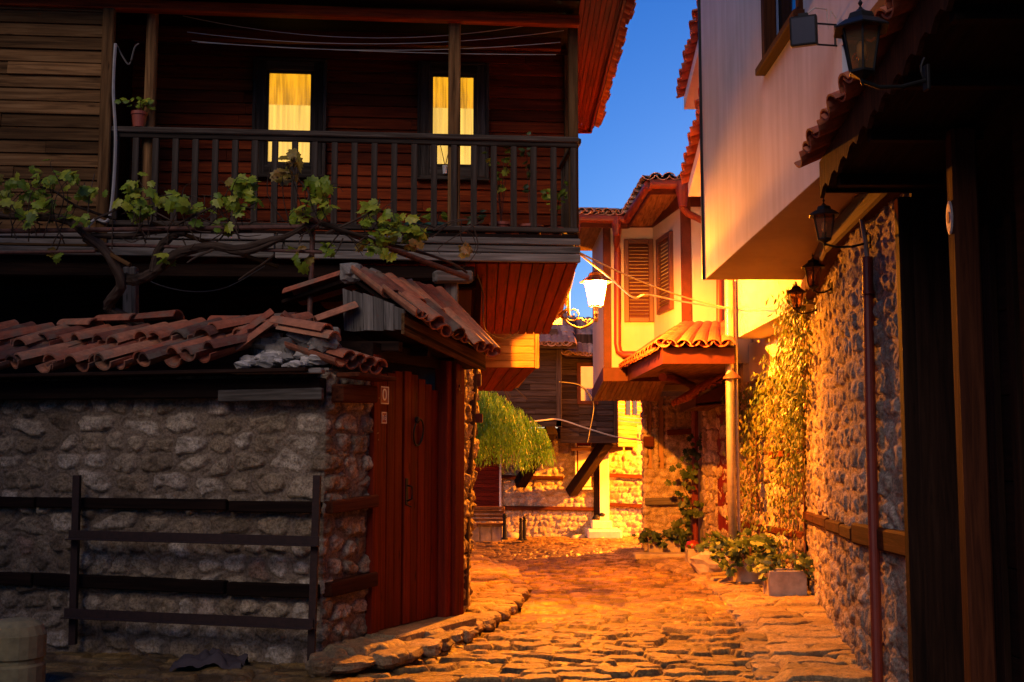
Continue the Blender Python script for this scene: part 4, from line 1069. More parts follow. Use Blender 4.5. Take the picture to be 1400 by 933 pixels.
mb = MB(); tile_roof(mb, (1.80, 6.98, zc(6.98) + .26), (1.80, 3.6, zc(3.6) + .26), (.8, 0, .3), 16, 2, .095, 8, .006, .02); mb.build('roof_tiles', M['tile_glossy'] if 'tile_glossy' in M else M['tile_new'], cn)

# ------------------------------------------------------------------ second white house further along
w2 = thing('white_house', 'smaller lamplit white house with a lower overhang, behind the big white one', 'house', (3.6, 14.5, 0))
XB, YB, ZB = 3.07, 16.0, 3.17
mb = MB()
mb.prism([(XB, YB, ZB), (XB, 12.3, ZB), (XB, 12.3, 6.4), (XB, YB, 6.4)], (.2, 0, 0))
mb.prism([(XB + .2, YB - .2, ZB), (4.6, YB - .2, ZB), (4.6, YB - .2, 6.4), (XB + .2, YB - .2, 6.4)], (0, .2, 0))
mb.build('upper_wall', M['cream'], w2)
mb = MB(); mb.prism([(XB + .004, YB - .004, ZB - .003), (XB + .004, 12.25, ZB - .003), (4.4, 12.25, ZB - .003), (4.4, YB - .004, ZB - .003)], (0, 0, .1)); mb.build('overhang_soffit', M['render_soffit'], w2)
mb = MB(); mb.beam((XB - .012, YB + .01, ZB), (XB - .012, YB + .01, 6.3), .05, .03, up=(0, 1, 0)); mb.build('corner_trim', M['fascia'], w2)
S2 = [(3.2, 21.0), (3.42, 16.8), (3.53, 14.0)]
stone_panel('ground_floor_stonework', [(3.25, 19.8), (3.42, 16.8), (3.53, 14.0)], -.45, 2.62, M['stone'], w2, .02, .30, .20, .06, .014, 61, .05, wave=.06)
mb = MB(); core_mb(mb, [(3.2, 21.0), (3.42, 16.8)], -.45, 3.3, .3, .07); core_mb(mb, [(3.42, 16.8), (3.53, 14.0)], -.45, 2.62, .3, .07); mb.build('wall_core', M['core'], w2)
mb = MB(); wallslab(mb, (3.43, 17.0), (3.56, 13.9), 2.6, 3.18, .2); mb.build('ground_floor_wall', M['cream'], w2)
mb = MB()
for z, y0, y1 in ((1.62, 14.2, 15.3), (.62, 14.1, 17.4)): mb = MB(); mb.beam((3.50, y0, z), (3.38, y1, z - .05), .1, .09, bev=.012); mb.build('timber_band', M['wood_band'], w2)
for nm, cx_, cy_, cz_, L_ in (('upper', P(935, 150, 16.3), None, None, 0), ):
    pass
def rake_eave(parent, c, rise, run, depth):
    """short gable eave: c far lower corner, running toward the street front, tiles on top"""
    c = Vector(c); e = c + Vector((0, -run, rise)); D_ = Vector((depth, 0, 0)); hh = Vector((0, 0, .17))
    mb = MB(); mb.prism([c, e, e + hh, c + hh], (.03, 0, 0)); mb.prism([c + Vector((.03, 0, .002)), c + D_, c + D_ + hh, c + hh + Vector((.03, 0, 0))], (0, -.02, 0)); mb.build('eave_fascia', M['white2'], parent)
    mb = MB(); mb.prism([c + Vector((.03, -.02, .004)), e + Vector((.03, 0, .004)), e + D_, c + D_ + Vector((0, -.02, .004))], (0, 0, .05)); mb.build('eave_soffit', M['white2'], parent)
    mb = MB(); tile_roof(mb, c + hh + Vector((-.05, .04, .05)), e + hh + Vector((-.05, 0, .05)), (depth, 0, .2), max(4, round(run / .21)), 2, .095, 4, .01, .03); mb.build('eave_tiles', M['tile_new'], parent)
rake_eave(w2, P(935, 150, 16.3), 1.3, 4.6, .75)
rake_eave(w2, P(941, 269, 15.5), .9, 2.6, .75)

# steel pole at the corner
sp = thing('steel_pole', 'tall galvanised steel pole at the corner between the white house and the tiled canopy', 'pole', P(1004, 780, 15.75))
mb = MB(); mb.tube([P(1003, 790, 15.75), P(999, 600, 15.75), P(996, 372, 15.75), P(992, 200, 15.9)], .058, 16); mb.build('shaft', M['galv'], sp, True)
mb = MB(); mb.tube([P(1012, 790, 15.85), P(1008, 600, 15.85), P(1005, 385, 15.85)], .022, 10); mb.build('side_pipe', M['galv'], sp)
mb = MB(); mb.lathe([(.0, .15), (.02, .15), (.03, .10), (.12, .02), (.125, .0), (.0, .0)], P(1001, 518, 15.72), 18); mb.build('rain_cap', M['rust_red'], sp)

# ------------------------------------------------------------------ RIGHT: corner house with bay, louvred shutters and tiled skirt roofs
ch = thing('corner_house', 'cream corner house with brown timber trim, louvred shutters and red gutters', 'house', (2.6, 19.5, -.2))
Q0 = P(826, 520, 18.5); Q0b = P(811, 548, 20.8)
Q1 = P(894, 445, 18.5); Q2 = P(934, 440, 16.9); Q3x = 3.75
zb0 = Q0.z; ZT = 5.45
mb = MB()
def wq(a, b, z0, z1, z0b=None, th=.2):
    a, b = Vector((a[0], a[1])), Vector((b[0], b[1])); d = (b - a).normalized(); n = Vector((d.y, -d.x))
    mb.prism([(a.x, a.y, z0), (b.x, b.y, z0b if z0b is not None else z0), (b.x, b.y, z1), (a.x, a.y, z1)], (-n.x * th, -n.y * th, 0))
wq((Q0b.x, Q0b.y), (Q0.x, Q0.y), Q0b.z + .05, ZT, zb0 + .05)
wq((Q0.x + .2, Q0.y), (Q1.x, Q1.y), zb0 + .05, ZT)
wq((Q1.x, Q1.y), (Q2.x, Q2.y), 2.9, ZT)
wq((Q2.x + .001, Q2.y), (Q3x, Q2.y), 2.9, ZT); wq((3.35, 16.93), (3.9, 16.93), 2.2, 2.9)
mb.build('upper_wall', M['render_pale'], ch)
mb = MB()
mb.prism([(Q0b.x + .2, 20.8, 2.7), (4.2, 20.8, 2.7), (4.2, 20.8, ZT), (Q0b.x + .2, 20.8, ZT)], (0, .1, 0))
mb.build('rear_wall', M['render_pale'], ch)
# timber trim
mb = MB()
rect_on(mb, (Q0.x - .005, Q0.y), (Q0.x + .12, Q0.y), zb0 + .14, ZT, .02, .03)
rect_on(mb, (Q0.x - .02, Q0.y), (Q0.x + .9, Q0.y), zb0 - .02, zb0 + .2, .025, .035)
rect_on(mb, (Q2.x + .0, Q2.y), (Q2.x + .13, Q2.y), 2.9, ZT, .02, .03)
d2 = (Vector((Q2.x, Q2.y)) - Vector((Q1.x, Q1.y))).normalized()
q2b = Vector((Q2.x, Q2.y)) - d2 * .13
rect_on(mb, (Q2.x - .001, Q2.y + .015), (Q2.x, Q2.y), 2.9, ZT, .02, .03)
mb.prism([Q0b + Vector((-.02, 0, -.02)), Q0 + Vector((-.02, 0, -.02)), Q0 + Vector((-.02, 0, .2)), Q0b + Vector((-.02, 0, .2))], (.03, 0, 0))
rect_on(mb, (Q0.x + .12, Q0.y), (Q1.x, Q1.y), 5.2, ZT, .02, .03); rect_on(mb, (Q1.x, Q1.y), (Q2.x, Q2.y), 5.2, ZT, .018, .03); rect_on(mb, (Q2.x + .13, Q2.y), (Q3x, Q2.y), 5.2, ZT, .02, .03)
mb.build('timber_trim', M['fascia'], ch)
# sloped soffit under the bay
mb = MB(); sb0, sb1 = Q0, Vector((2.45, Q0.y, zb0)); sf0, sf1 = Q0b, P(880, 549, 20.8); sf1.x = 2.6
for i in range(14):
    a, b = i / 14 + .004, (i + 1) / 14 - .004
    mb.prism([sb0.lerp(sb1, a), sb0.lerp(sb1, b), sf0.lerp(sf1, b), sf0.lerp(sf1, a)], (0, 0, .03))
mb.build('bay_soffit', M['wood_pine'], ch)
mb = MB(); mb.prism([sb0 + UP * .05 + Vector((.05, .03, 0)), sb1 + UP * .05 + Vector((0, .03, 0)), sf1 + UP * .05, sf0 + UP * .05 + Vector((.05, 0, 0))], (0, 0, .15)); mb.build('bay_floor', M['wood_dark'], ch)
# louvred shutters
def shutter(a, b, z0, z1):
    a, b = Vector((a[0], a[1], 0)), Vector((b[0], b[1], 0)); d = (b - a).normalized(); n = Vector((d.y, -d.x, 0)); wd = (b - a).length; m_ = (a + b) / 2
    f = MB(); k = .075
    for (c, hw, zc0, zc1) in ((a + d * k / 2, k / 2, z0, z1), (b - d * k / 2, k / 2, z0, z1), (m_, wd / 2 - k, z1 - k, z1), (m_, wd / 2 - k, z0, z0 + k)):
        f.box(c + n * .03 + UP * (zc0 + zc1) / 2, d * hw, n * .032, UP * (zc1 - zc0) / 2, .006)
    s_ = f.build('shutter', M['shutter'], ch)
    l_ = MB(); nl = int((z1 - z0 - 2 * k) / .055)
    for i in range(nl):
        z = z0 + k + (i + .5) * (z1 - z0 - 2 * k) / nl
        l_.box(m_ + n * .025 + UP * z, d * (wd / 2 - k), (n * .6 - UP * .8).normalized() * .032, (n * .8 + UP * .6).normalized() * .005, .002)
    l_.build('louvres', M['shutter'], s_)
    return s_
shutter((P(853, 380, 18.5).x, 18.5), (P(893, 380, 18.5).x, 18.5), Z_(441, 18.5), Z_(328, 18.5))
def onF2(px, py):
    # intersection of the pixel column with the F2 line
    k = (px - CX) / F / (CT - (CY - py) / F * ST); a, b = Vector((Q1.x, Q1.y)), Vector((Q2.x, Q2.y))
    t = (k * a.y - a.x) / ((b.x - a.x) - k * (b.y - a.y)); return a.lerp(b, t)
a_, b_ = onF2(902, 370), onF2(921, 370); shutter(a_, b_, Z_(431, a_.y), Z_(305, b_.y) - .12)
mb = MB(); mb.prism([P(812, 428, 20.9), P(823, 428, 20.9), P(823, 452, 20.9), P(818, 462, 20.9), P(816, 472, 20.9), P(811, 474, 20.9)], (0, .1, 0)); mb.build('carved_corbel', M['fascia'], ch)
# gutters, eaves and roof
eL0, eL1 = P(785, 298, 18.0), P(858, 300, 18.0); eM = P(888, 252, 16.5); eR = P(960, 252, 16.5); eR.x = 3.7
mb = MB()
def gutter(a, b, r=.075):
    mb.tube([a, b], r, 14)
gl0 = eL0.copy(); gl0.x = 1.05
gutter(gl0, eL1); gutter(eL1, eM); gutter(eM, eR)
gb = Vector((1.05, 21.0, eL0.z)); gutter(gb, gl0)
mb.build('gutter', M['pipe_red'], ch)
mb = MB()
dzu = Vector((0, 0, .05))
mb.prism([gl0 + Vector((.05, .06, -.03)), eL1 + Vector((.06, .06, -.03)), eM + Vector((.07, .05, -.03)), eR + Vector((0, .06, -.03)), Vector((3.75, 21.0, eL0.z)), Vector((1.1, 21.0, eL0.z))], (0, 0, .06))
mb.build('eave_soffit', M['wood_brown'], ch)
mb = MB()
for a, b in ((gl0, eL1), (eL1, eM), (eM, eR)):
    mb.beam(a + Vector((.02, .10, -.06)), b + Vector((.02, .10, -.06)), .03, .14)
mb.build('eave_fascia', M['fascia'], ch)
mb = MB(); apex = Vector((2.9, 20.2, 6.9))
for a, b, n_, R_, R2_ in ((gl0 + dzu * 1.8, eL1 + dzu * 1.8, 6, Vector((1.0, 1.6, .30)), Vector((.3, 1.6, .30))), (eL1 + dzu * 1.8, eM + dzu * 1.8, 7, Vector((.8, 1.1, .28)), Vector((.9, 1.3, .28))), (eM + dzu * 1.8, eR + dzu * 1.8, 9, Vector((.3, 1.6, .30)), Vector((0, 1.6, .30)))):
    tile_roof(mb, a, b, R_, n_, 3, .10, 6, .01, .05, R2_)
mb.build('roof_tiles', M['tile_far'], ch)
mb = MB(); mb.prism([gl0 + dzu, eL1 + dzu, eL1 + dzu + Vector((.3, 1.6, .28)), gl0 + dzu + Vector((1.0, 1.6, .28))], (0, 0, .02)); mb.prism([eL1 + dzu, eM + dzu, eM + dzu + Vector((.4, 1.6, .28)), eL1 + dzu + Vector((.3, 1.6, .28))], (0, 0, .02)); mb.prism([eM + dzu, eR + dzu, eR + dzu + Vector((0, 1.6, .28)), eM + dzu + Vector((.4, 1.6, .28))], (0, 0, .02)); mb.prism([gl0 + dzu, gb + dzu, gb + dzu + Vector((1.0, 0, .28)), gl0 + dzu + Vector((1.0, 1.6, .28))], (0, 0, .02)); mb.build('roof_boards', M['wood_dark'], ch)
# downspouts
mb = MB()
hx = P(843, 300, 18.1)
mb.lathe([(.055, -.16), (.075, -.02), (.085, 0), (.085, .13), (.0, .13)], P(843, 308, 18.0), 14)
mb.tube([P(843, 318, 18.05), P(843, 330, 18.3), P(844, 345, 18.42), P(844, 470, 18.42), P(846, 481, 18.42), P(852, 485, 18.40), P(880, 485, 18.3)], .055, 12)
mb.build('down_pipe', M['pipe_red'], ch)
mb = MB()
mb.lathe([(.06, -.22), (.085, -.05), (.10, 0), (.10, .14), (.0, .14)], P(933, 262, 16.48), 14)
mb.tube([P(933, 272, 16.5), P(933, 284, 16.55), P(940, 292, 16.6), P(965, 304, 16.7), P(982, 312, 16.8), P(984, 330, 16.8), P(984, 462, 16.8)], .05, 12)
mb.build('down_pipe', M['pipe_red'], ch)
# tiled skirt roof over the ground floor
K_ = P(906, 476, 15.6); K2 = P(858, 503, 18.4); KR = Vector((2.98, 15.62, K_.z))
fh = Vector((0, 0, -.21))
mb = MB()
mb.prism([K_ + fh, KR + fh, KR, K_], (0, .03, 0)); mb.prism([K2 + fh, K_ + fh + Vector((0, .03, 0)), K_ + Vector((0, .03, 0)), K2], (.03, 0, 0))
mb.build('skirt_fascia', M['fascia'], ch)
mb = MB(); fh2 = fh + Vector((0, 0, .02))
mb.prism([K_ + fh2 + Vector((.03, .03, 0)), KR + fh2 + Vector((0, .03, 0)), Vector((3.3, 16.9, K_.z - .19)), Vector((3.3, 20.9, K_.z - .19)), Vector((2.3, 20.9, K_.z - .19)), K2 + fh2 + Vector((.03, 0, 0))], (0, 0, .03)); mb.build('skirt_soffit', M['wood_brown'], ch)
mb = MB(); hipt = P(938, 452, 16.85)
tile_roof(mb, K_ + Vector((.0, -.05, .05)), KR + Vector((0, -.05, .05)), hipt - K_, 5, 3, .105, 2, .008, .05, Vector((.15, hipt.y - K_.y, hipt.z - K_.z)))
tile_roof(mb, K2 + Vector((-.05, 0, .03)), K_ + Vector((-.05, 0, .05)), Vector((.42, 0, .3)), 14, 2, .09, 3, .008, .05, hipt - K_)
for i in range(5): mb.tile(hipt.lerp(K_, i / 5) + UP * .06, K_ - hipt, UP, .34, .095, .105, .016, True)
mb.build('skirt_tiles', M['tile_new'], ch)
mb = MB(); mb.prism([K_, KR, Vector((KR.x, hipt.y, hipt.z)), hipt], (0, 0, .02)); mb.prism([K2, K_, hipt, Vector((Q1.x, 18.4, K2.z + .3))], (0, 0, .02)); mb.build('skirt_boards', M['wood_dark'], ch)
# little second skirt roof over the side door
Ma = P(951, 545, 17.8); Ml = P(930, 553, 19.4); Mr = P(992, 540, 17.8)
fh = Vector((0, 0, -.13))
mb = MB(); Mr.x = 3.35
mb.prism([Ma + fh, Mr + fh, Mr + UP * .22, Ma], (0, .03, 0)); mb.prism([Ml + fh, Ma + fh, Ma, Ml], (.03, .03, 0)); mb.build('porch_fascia', M['fascia'], ch)
mb = MB(); mb.prism([Ma + fh + UP * .02, Mr + fh + UP * .02, Vector((3.35, 19.4, Ml.z - .11)), Ml + fh + UP * .02], (0, 0, .03)); mb.build('porch_soffit', M['wood_brown'], ch)
mb = MB(); tile_roof(mb, Ml + Vector((-.05, 0, .02)), Ma + Vector((-.05, -.06, .02)), Vector((.55, 0, .33)), 8, 2, .095, 5, .01, .05); pt0, pt1 = Ma + Vector((-.06, 0, .02)), Mr + UP * .24
for i in range(7):
    q = pt0.lerp(pt1, (i + .5) / 7); mb.tile(q + Vector((0, .40, .02)), (0, -1, -.04), (-.35, 0, 1), .50, .055, .062, .013, True, .5 + .4 * (i % 2))
mb.build('porch_tiles', M['tile_new'], ch)
# ground floor: stone face with two blind niches
Y1 = 21.0
def xx(px): return P(px, 640, Y1).x
zs, ztp = Z_(641, Y1), Z_(532, Y1)
stone_panel('ground_floor_stonework', [(xx(880) + .35, Y1 + 2.0), (xx(880), Y1), (xx(947) + .05, Y1 - .02)], -.5, zs, M['stone_pale'], ch, .022, .24, .13, .05, .012, 71, .05)
for i, (p0, p1) in enumerate(((880, 885), (894.5, 900), (911.5, 948))):
    x0, x1 = xx(p0), xx(p1)
    pts = [(x0, Y1 + .16), (x0, Y1), (x1, Y1), (x1, Y1 + .16)] if i < 2 else [(x0, Y1 + .16), (x0, Y1), (x1, Y1 - .02)]
    stone_panel('stone_pier', pts, zs, 2.62, M['stone_pale'], ch, .02, .2, .13, .04, .012, 72 + i, .05)
mb = MB()
for p0, p1 in ((885, 894.5), (900, 911.5)):
    rect_on(mb, (xx(p0), Y1), (xx(p1) - .035, Y1), zs, 2.62, -.08, .03)
mb.build('niche_infill', M['ochre'], ch)
mb = MB(); core_mb(mb, [(xx(880) + .03, Y1 + .17), (3.6, Y1 + .17)], -.5, 3.3, .3, 0.0); wallslab(mb, (xx(880) + .45, 23.2), (xx(880) + .08, Y1 + .1), -.5, 2.7, .2); mb.build('wall_core', M['core'], ch)
mb = MB()
mb.beam((xx(881), Y1 - .06, Z_(686, Y1)), (xx(930), Y1 - .07, Z_(685, Y1)), .08, .13, bev=.01)
mb.build('timber_band', M['wood_grey'], ch)
mb = MB(); mb.beam((xx(931), Y1 - .06, Z_(685, Y1)), (xx(948), Y1 - .07, Z_(685, Y1)), .08, .12, bev=.01); mb.build('timber_band', M['wood_band'], ch); mb = MB(); mb.beam((xx(912), Y1 - .06, Z_(592, Y1)), (xx(946), Y1 - .06, Z_(590, Y1)), .08, .10, bev=.01); mb.build('timber_band', M['wood_band'], ch); mb = MB(); mb.box((xx(887), Y1 - .02, Z_(604, Y1)), (.09, 0, 0), (0, .07, 0), (0, 0, .09), .01)
mb.build('timber_band', M['wood_band'], ch)
mb = MB()
mb.tube([P(906, 516, 17.0), P(916, 517, 17.6), P(936, 522, 19.6), P(946, 527, 20.3), P(950, 540, 20.5), P(950, 742, 20.6)], .062, 12)
for py in (600, 690): mb.lathe([(.072, -.02), (.072, .02)], P(950, py, 20.55), 12)
mb.build('down_pipe', M['pipe_red'], ch)
mb = MB()
da, db = Vector((3.27, 18.75)), Vector((3.33, 17.95))
mb.prism([(da.x, da.y, -.2), (db.x, db.y, -.2), (db.x, db.y, 2.25), (da.x, da.y, 2.25)], (.05, 0, 0)); mb.build('side_door', M['wood_gate'], ch)

# ------------------------------------------------------------------ FAR: boarded house closing the lane
fh_ = thing('boarded_house', 'old house closing the lane with dark boarded upper bays on diagonal struts over pale stone', 'house', (1.2, 28, -.4))
YF = 28.0
def fx(px, y=YF, py=650): return P(px, py, y).x
stone_panel('stonework', [(fx(636), YF), (fx(812), YF)], -.5, 2.15, M['stone_pale'], fh_, .025, .22, .14, .03, .016, 81, .045, wave=.04)
stone_panel('stonework', [(fx(832), YF), (fx(900), YF)], -.5, 2.3, M['stone_pale'], fh_, .025, .22, .14, .03, .016, 82, .045, wave=.04)
mb = MB(); core_mb(mb, [(fx(620), YF), (fx(812), YF)], -.5, 2.2, .4, .1); core_mb(mb, [(fx(832), YF), (fx(910), YF)], -.5, 2.3, .4, .1); wallslab(mb, (-5, 28.1), (fx(640), 28.1), -.5, 3.0, .3); mb.build('wall_core', M['core'], fh_)
mb = MB()
for py, a, b in ((652, 684, 770), (694, 684, 811), (650, 833, 882), (690, 833, 882)):
    mb.beam((fx(a), YF - .06, Z_(py, YF)), (fx(b), YF - .06, Z_(py + 2, YF)), .06, .09, bev=.008)
mb.build('timber_band', M['wood_band'], fh_)
mb = MB(); a, b = fx(632), fx(683); nl = 17
for i in range(nl):
    z = -.02 + i * (1.72 / nl); mb.box(((a + b) / 2, YF - .10, z + .35), ((b - a) / 2, 0, 0), (0, .012, 0), (0, 0, .047), .008)
mb.build('roller_shutter', M['wood_gate'], fh_)
mb = MB(); mb.beam((b + .02, YF - .1, .2), (b + .02, YF - .1, 2.1), .05, .05, up=(0, 1, 0)); mb.build('shutter_rail', M['white2'], fh_)
# doorway with white reveals
mb = MB()
mb.box((fx(825.5), YF - .05, (Z_(603, YF) + Z_(712, YF)) / 2), ((fx(832) - fx(819)) / 2, 0, 0), (0, .1, 0), (0, 0, (Z_(603, YF) - Z_(712, YF)) / 2), .01)
mb.build('door_reveal', M['white2'], fh_)
mb = MB(); mb.box((fx(815), YF + .0, (Z_(603, YF) + Z_(712, YF)) / 2), ((fx(819) - fx(812)) / 2, 0, 0), (0, .1, 0), (0, 0, (Z_(603, YF) - Z_(712, YF)) / 2), .01)
mb.build('door', M['wood_dark'], fh_)
mb = MB(); mb.box((fx(797), YF - .04, (Z_(606, YF) + Z_(669, YF)) / 2), ((fx(808) - fx(787)) / 2, 0, 0), (0, .05, 0), (0, 0, (Z_(606, YF) - Z_(669, YF)) / 2), .008)
wnf = mb.build('window', M['wood_gate'], fh_)
mb = MB(); mb.box((fx(799), YF - .095, (Z_(608, YF) + Z_(667, YF)) / 2), ((fx(808) - fx(790.5)) / 2, 0, 0), (0, .006, 0), (0, 0, (Z_(608, YF) - Z_(667, YF)) / 2 - .03), .002); mb.build('pane', M['cream'], wnf)
mb = MB(); mb.beam((fx(785), YF - .1, Z_(668, YF)), (fx(809), YF - .1, Z_(668, YF)), .14, .05); mb.beam((fx(787), YF - .1, Z_(606, YF)), (fx(787), YF - .1, Z_(668, YF)), .04, .04, up=(0, 1, 0)); mb.build('sill', M['white2'], wnf)
mb = MB()
mb.box((fx(820), YF - .3, Z_(717, 27.7)), (.24, 0, 0), (0, .3, 0), (0, 0, .10), .03); mb.box((fx(822), YF - .5, Z_(730, 27.4)), (.40, 0, 0), (0, .5, 0), (0, 0, .11), .04); mb.build('door_steps', M['steps'], fh_)
# boarded bays
Yb = 26.0
a, b = P(690, 575, Yb), P(764, 575, Yb); a.x = -1.2; top = Z_(468, Yb)
mb = MB(); siding(mb, a, (1, 0, 0), b.x - a.x, top - a.z, (0, -1, 0), .13, .02, .006, .012, 7); mb.build('bay_boards', M['wood_far'], fh_)
mb = MB(); mb.beam((b.x, Yb - .02, a.z - .15), (b.x, Yb - .02, top), .12, .1, up=(0, 1, 0)); mb.beam((a.x, Yb - .02, a.z - .07), (b.x + .06, Yb - .02, a.z - .07), .1, .13); mb.build('bay_frame', M['wood_far'], fh_)
mb = MB(); mb.prism([(a.x, Yb + .02, a.z - .1), (b.x - .02, Yb + .02, a.z - .1), (b.x - .02, Yb + .02, top + .3), (a.x, Yb + .02, top + .3)], (0, 2.2, 0)); mb.build('bay_body', M['wood_far'], fh_)
c, d = P(766, 600, 26.6), P(842, 602, 26.6); top2 = Z_(475, 26.6)
mb = MB()
wxa, wxb, wza, wzb = P(791, 530, 26.6).x, P(815, 530, 26.6).x, Z_(550, 26.6), Z_(500, 26.6)
siding(mb, c, (1, 0, 0), wxa - c.x, top2 - c.z, (0, -1, 0), .13, .02, .006, .012, 8)
siding(mb, (wxb, 26.6, c.z), (1, 0, 0), d.x - wxb, top2 - c.z, (0, -1, 0), .13, .02, .006, .012, 9)
siding(mb, (wxa, 26.6, c.z), (1, 0, 0), wxb - wxa, wza - c.z, (0, -1, 0), .13, .02, .006, .012, 10)
siding(mb, (wxa, 26.6, wzb), (1, 0, 0), wxb - wxa, top2 - wzb, (0, -1, 0), .13, .02, .006, .012, 11)
mb.build('bay_boards', M['wood_far'], fh_)
mb = MB(); mb.beam((c.x, 26.57, c.z - .02), (d.x + .05, 26.57, c.z - .02), .1, .16); mb.beam((d.x, 26.57, c.z), (d.x, 26.57, top2), .1, .1, up=(0, 1, 0)); mb.build('bay_frame', M['wood_far'], fh_)
mb = MB()
for (x0, x1, z0, z1) in ((wxa - .04, wxa + .05, wza - .05, wzb + .06), (wxb - .05, wxb + .04, wza - .05, wzb + .06), (wxa + .05, wxb - .05, wzb - .02, wzb + .06), (wxa + .05, wxb - .05, wza - .05, wza + .03)):
    mb.box(((x0 + x1) / 2, 26.55, (z0 + z1) / 2), ((x1 - x0) / 2, 0, 0), (0, .03, 0), (0, 0, (z1 - z0) / 2), .006)
wnf = mb.build('window', M['fascia'], fh_)
mb = MB(); mb.box(((wxa + wxb) / 2, 26.585, (wza + wzb) / 2), ((wxb - wxa) / 2 - .03, 0, 0), (0, .004, 0), (0, 0, (wzb - wza) / 2), .001); mb.build('pane', M['mirrorpane'], wnf)
mb = MB(); mb.prism([(c.x, 26.63, c.z), (d.x - .02, 26.63, c.z), (d.x - .02, 26.63, top2 + .3), (c.x, 26.63, top2 + .3)], (0, 1.5, 0)); mb.build('bay_body', M['wood_far'], fh_)
# warm right flank
e, f_ = P(844, 602, 26.6), P(895, 622, 29.5)
mb = MB(); dv = Vector((f_.x - e.x, f_.y - e.y, 0)); L_ = dv.length; nd = Vector((dv.y, -dv.x, 0)).normalized()
siding(mb, (e.x, e.y, 1.75), dv, L_, 1.75, nd, .10, .02, .005, .008, 12); mb.build('flank_boards', M['wood_pine'], fh_)
mb = MB()
for px in (857, 867): 
    k = (px - 844) / 51; q = Vector((e.x, e.y, 0)).lerp(Vector((f_.x, f_.y, 0)), k * .92); mb.box(q + nd * .03 + UP * Z_(558, q.y), dv.normalized() * .17, nd * .015, UP * .17, .004)
mb.build('flank_window', M['darkpane'], fh_)
mb = MB()
for i in range(4): q = Vector((e.x, e.y, 1.7)).lerp(Vector((f_.x, f_.y, 1.7)), .1 + i * .25); mb.beam(q + nd * .06, q - nd * 1.2, .1, .08)
mb.build('floor_joists', M['wood_pine'], fh_)
# struts
mb = MB(); mb.beam(P(711, 662, 27.85), P(754, 588, 26.25), .26, .22, bev=.012); mb.build('strut', M['wood_dark'], fh_)
mb = MB(); mb.beam(P(781, 674, 27.85), P(830, 604, 26.8), .26, .22, bev=.012); mb.build('strut', M['wood_dark'], fh_)
# roof
mb = MB()
tile_roof(mb, P(690, 469, 25.5), P(786, 470, 25.5), P(690, 432, 28.2) - P(690, 469, 25.5), 12, 6, .10, 4, .02, .1)
tile_roof(mb, P(772, 482, 26.1), P(850, 486, 26.1), P(772, 436, 28.8) - P(772, 482, 26.1), 10, 6, .10, 5, .02, .1)
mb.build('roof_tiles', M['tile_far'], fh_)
mb = MB(); mb.prism([P(680, 471, 25.5), P(788, 472, 25.5), P(788, 436, 28.2), P(680, 436, 28.2)], (0, 0, -.05)); mb.prism([P(772, 485, 26.1), P(855, 488, 26.1), P(855, 442, 28.8), P(772, 440, 28.8)], (0, 0, -.05))
mb.beam(P(690, 472, 25.5), P(788, 473, 25.5), .05, .12); mb.build('roof_boards', M['wood_far'], fh_)
# ------------------------------------------------------------------ street lamp on its scrolled bracket
YL = 14.7
LP = P(815, 402, YL)
lamp = thing('street_lamp', 'lit ornate street lamp on a scrolled wall bracket from the wooden house over the lane', 'street lamp', LP)
def lantern(t, c, S, n=6, lit=False, phase=0.3):
    """hexagonal lantern, body height S, centre c"""
    c = Vector(c); r_t, r_b, h = .46 * S, .28 * S, S * .5
    def ring(r, z): return [c + Vector((r * math.cos(2 * math.pi * k / n + phase), r * math.sin(2 * math.pi * k / n + phase), z)) for k in range(n)]
    T, B_ = ring(r_t, h), ring(r_b, -h)
    mb = MB()
    for k in range(n):
        mb.beam(B_[k], T[k], .045 * S, .045 * S, bev=.004 * S)
        k2 = (k + 1) % n; mb.beam(T[k], T[k2], .05 * S, .05 * S, bev=.004 * S); mb.beam(B_[k], B_[k2], .06 * S, .06 * S, bev=.004 * S)
    bq_ = .5 if lit else 1.0
    mb.lathe([(.0, -.5 * S), (r_b * bq_, -.5 * S), (r_b * 1.02 * bq_, -.54 * S), (r_b * .6 * bq_, -.60 * S), (.06 * S, -.66 * S), (.05 * S, -.74 * S), (.02 * S, -.80 * S), (.0, -.8 * S)], c, n, phase=phase)
    mb.build('frame', M['iron'] if not lit else M['iron_gilt'], t)
    mb = MB(); mb.lathe([(.0, .50 * S), (.67 * S, .47 * S), (.68 * S, .50 * S), (.40 * S, .70 * S), (.34 * S, .72 * S), (.28 * S, .86 * S), (.12 * S, .93 * S), (.08 * S, .97 * S), (.0, .97 * S)], c, n if n > 5 else 6, phase=phase); mb.build('cap', M['iron'] if not lit else M['iron_gilt'], t)
    mb = MB(); mb.lathe([(.05 * S, .95 * S), (.05 * S, 1.0 * S), (.02 * S, 1.05 * S), (.055 * S, 1.12 * S), (.014 * S, 1.2 * S), (.0, 1.38 * S)], c, 10); mb.build('finial', M['iron'] if not lit else M['iron_gilt'], t)
    T2, B2 = ring(r_t * .96, h * .95), ring(r_b * .96, -h * .95)
    mb = MB()
    for k in range(n):
        k2 = (k + 1) % n; mb.add([B2[k], B2[k2], T2[k2], T2[k]], [(0, 1, 2, 3)])
    mb.build('glass_panes', M['glow'] if lit else M['glass'], t)
    if not lit:
        mb = MB(); mb.lathe([(.0, -.5 * S), (.08 * S, -.5 * S), (.08 * S, -.22 * S), (.0, -.22 * S)], c, 10); mb.build('socket', M['iron'], t)
        mb = MB(); mb.lathe([(.0, -.22 * S), (.07 * S, -.22 * S), (.11 * S, -.05 * S), (.11 * S, .12 * S), (.06 * S, .22 * S), (.0, .24 * S)], c, 12); mb.build('bulb', M['bulbwhite'], t, True)
S_ = .31
lantern(lamp, LP, S_, 6, True, RAD(45))
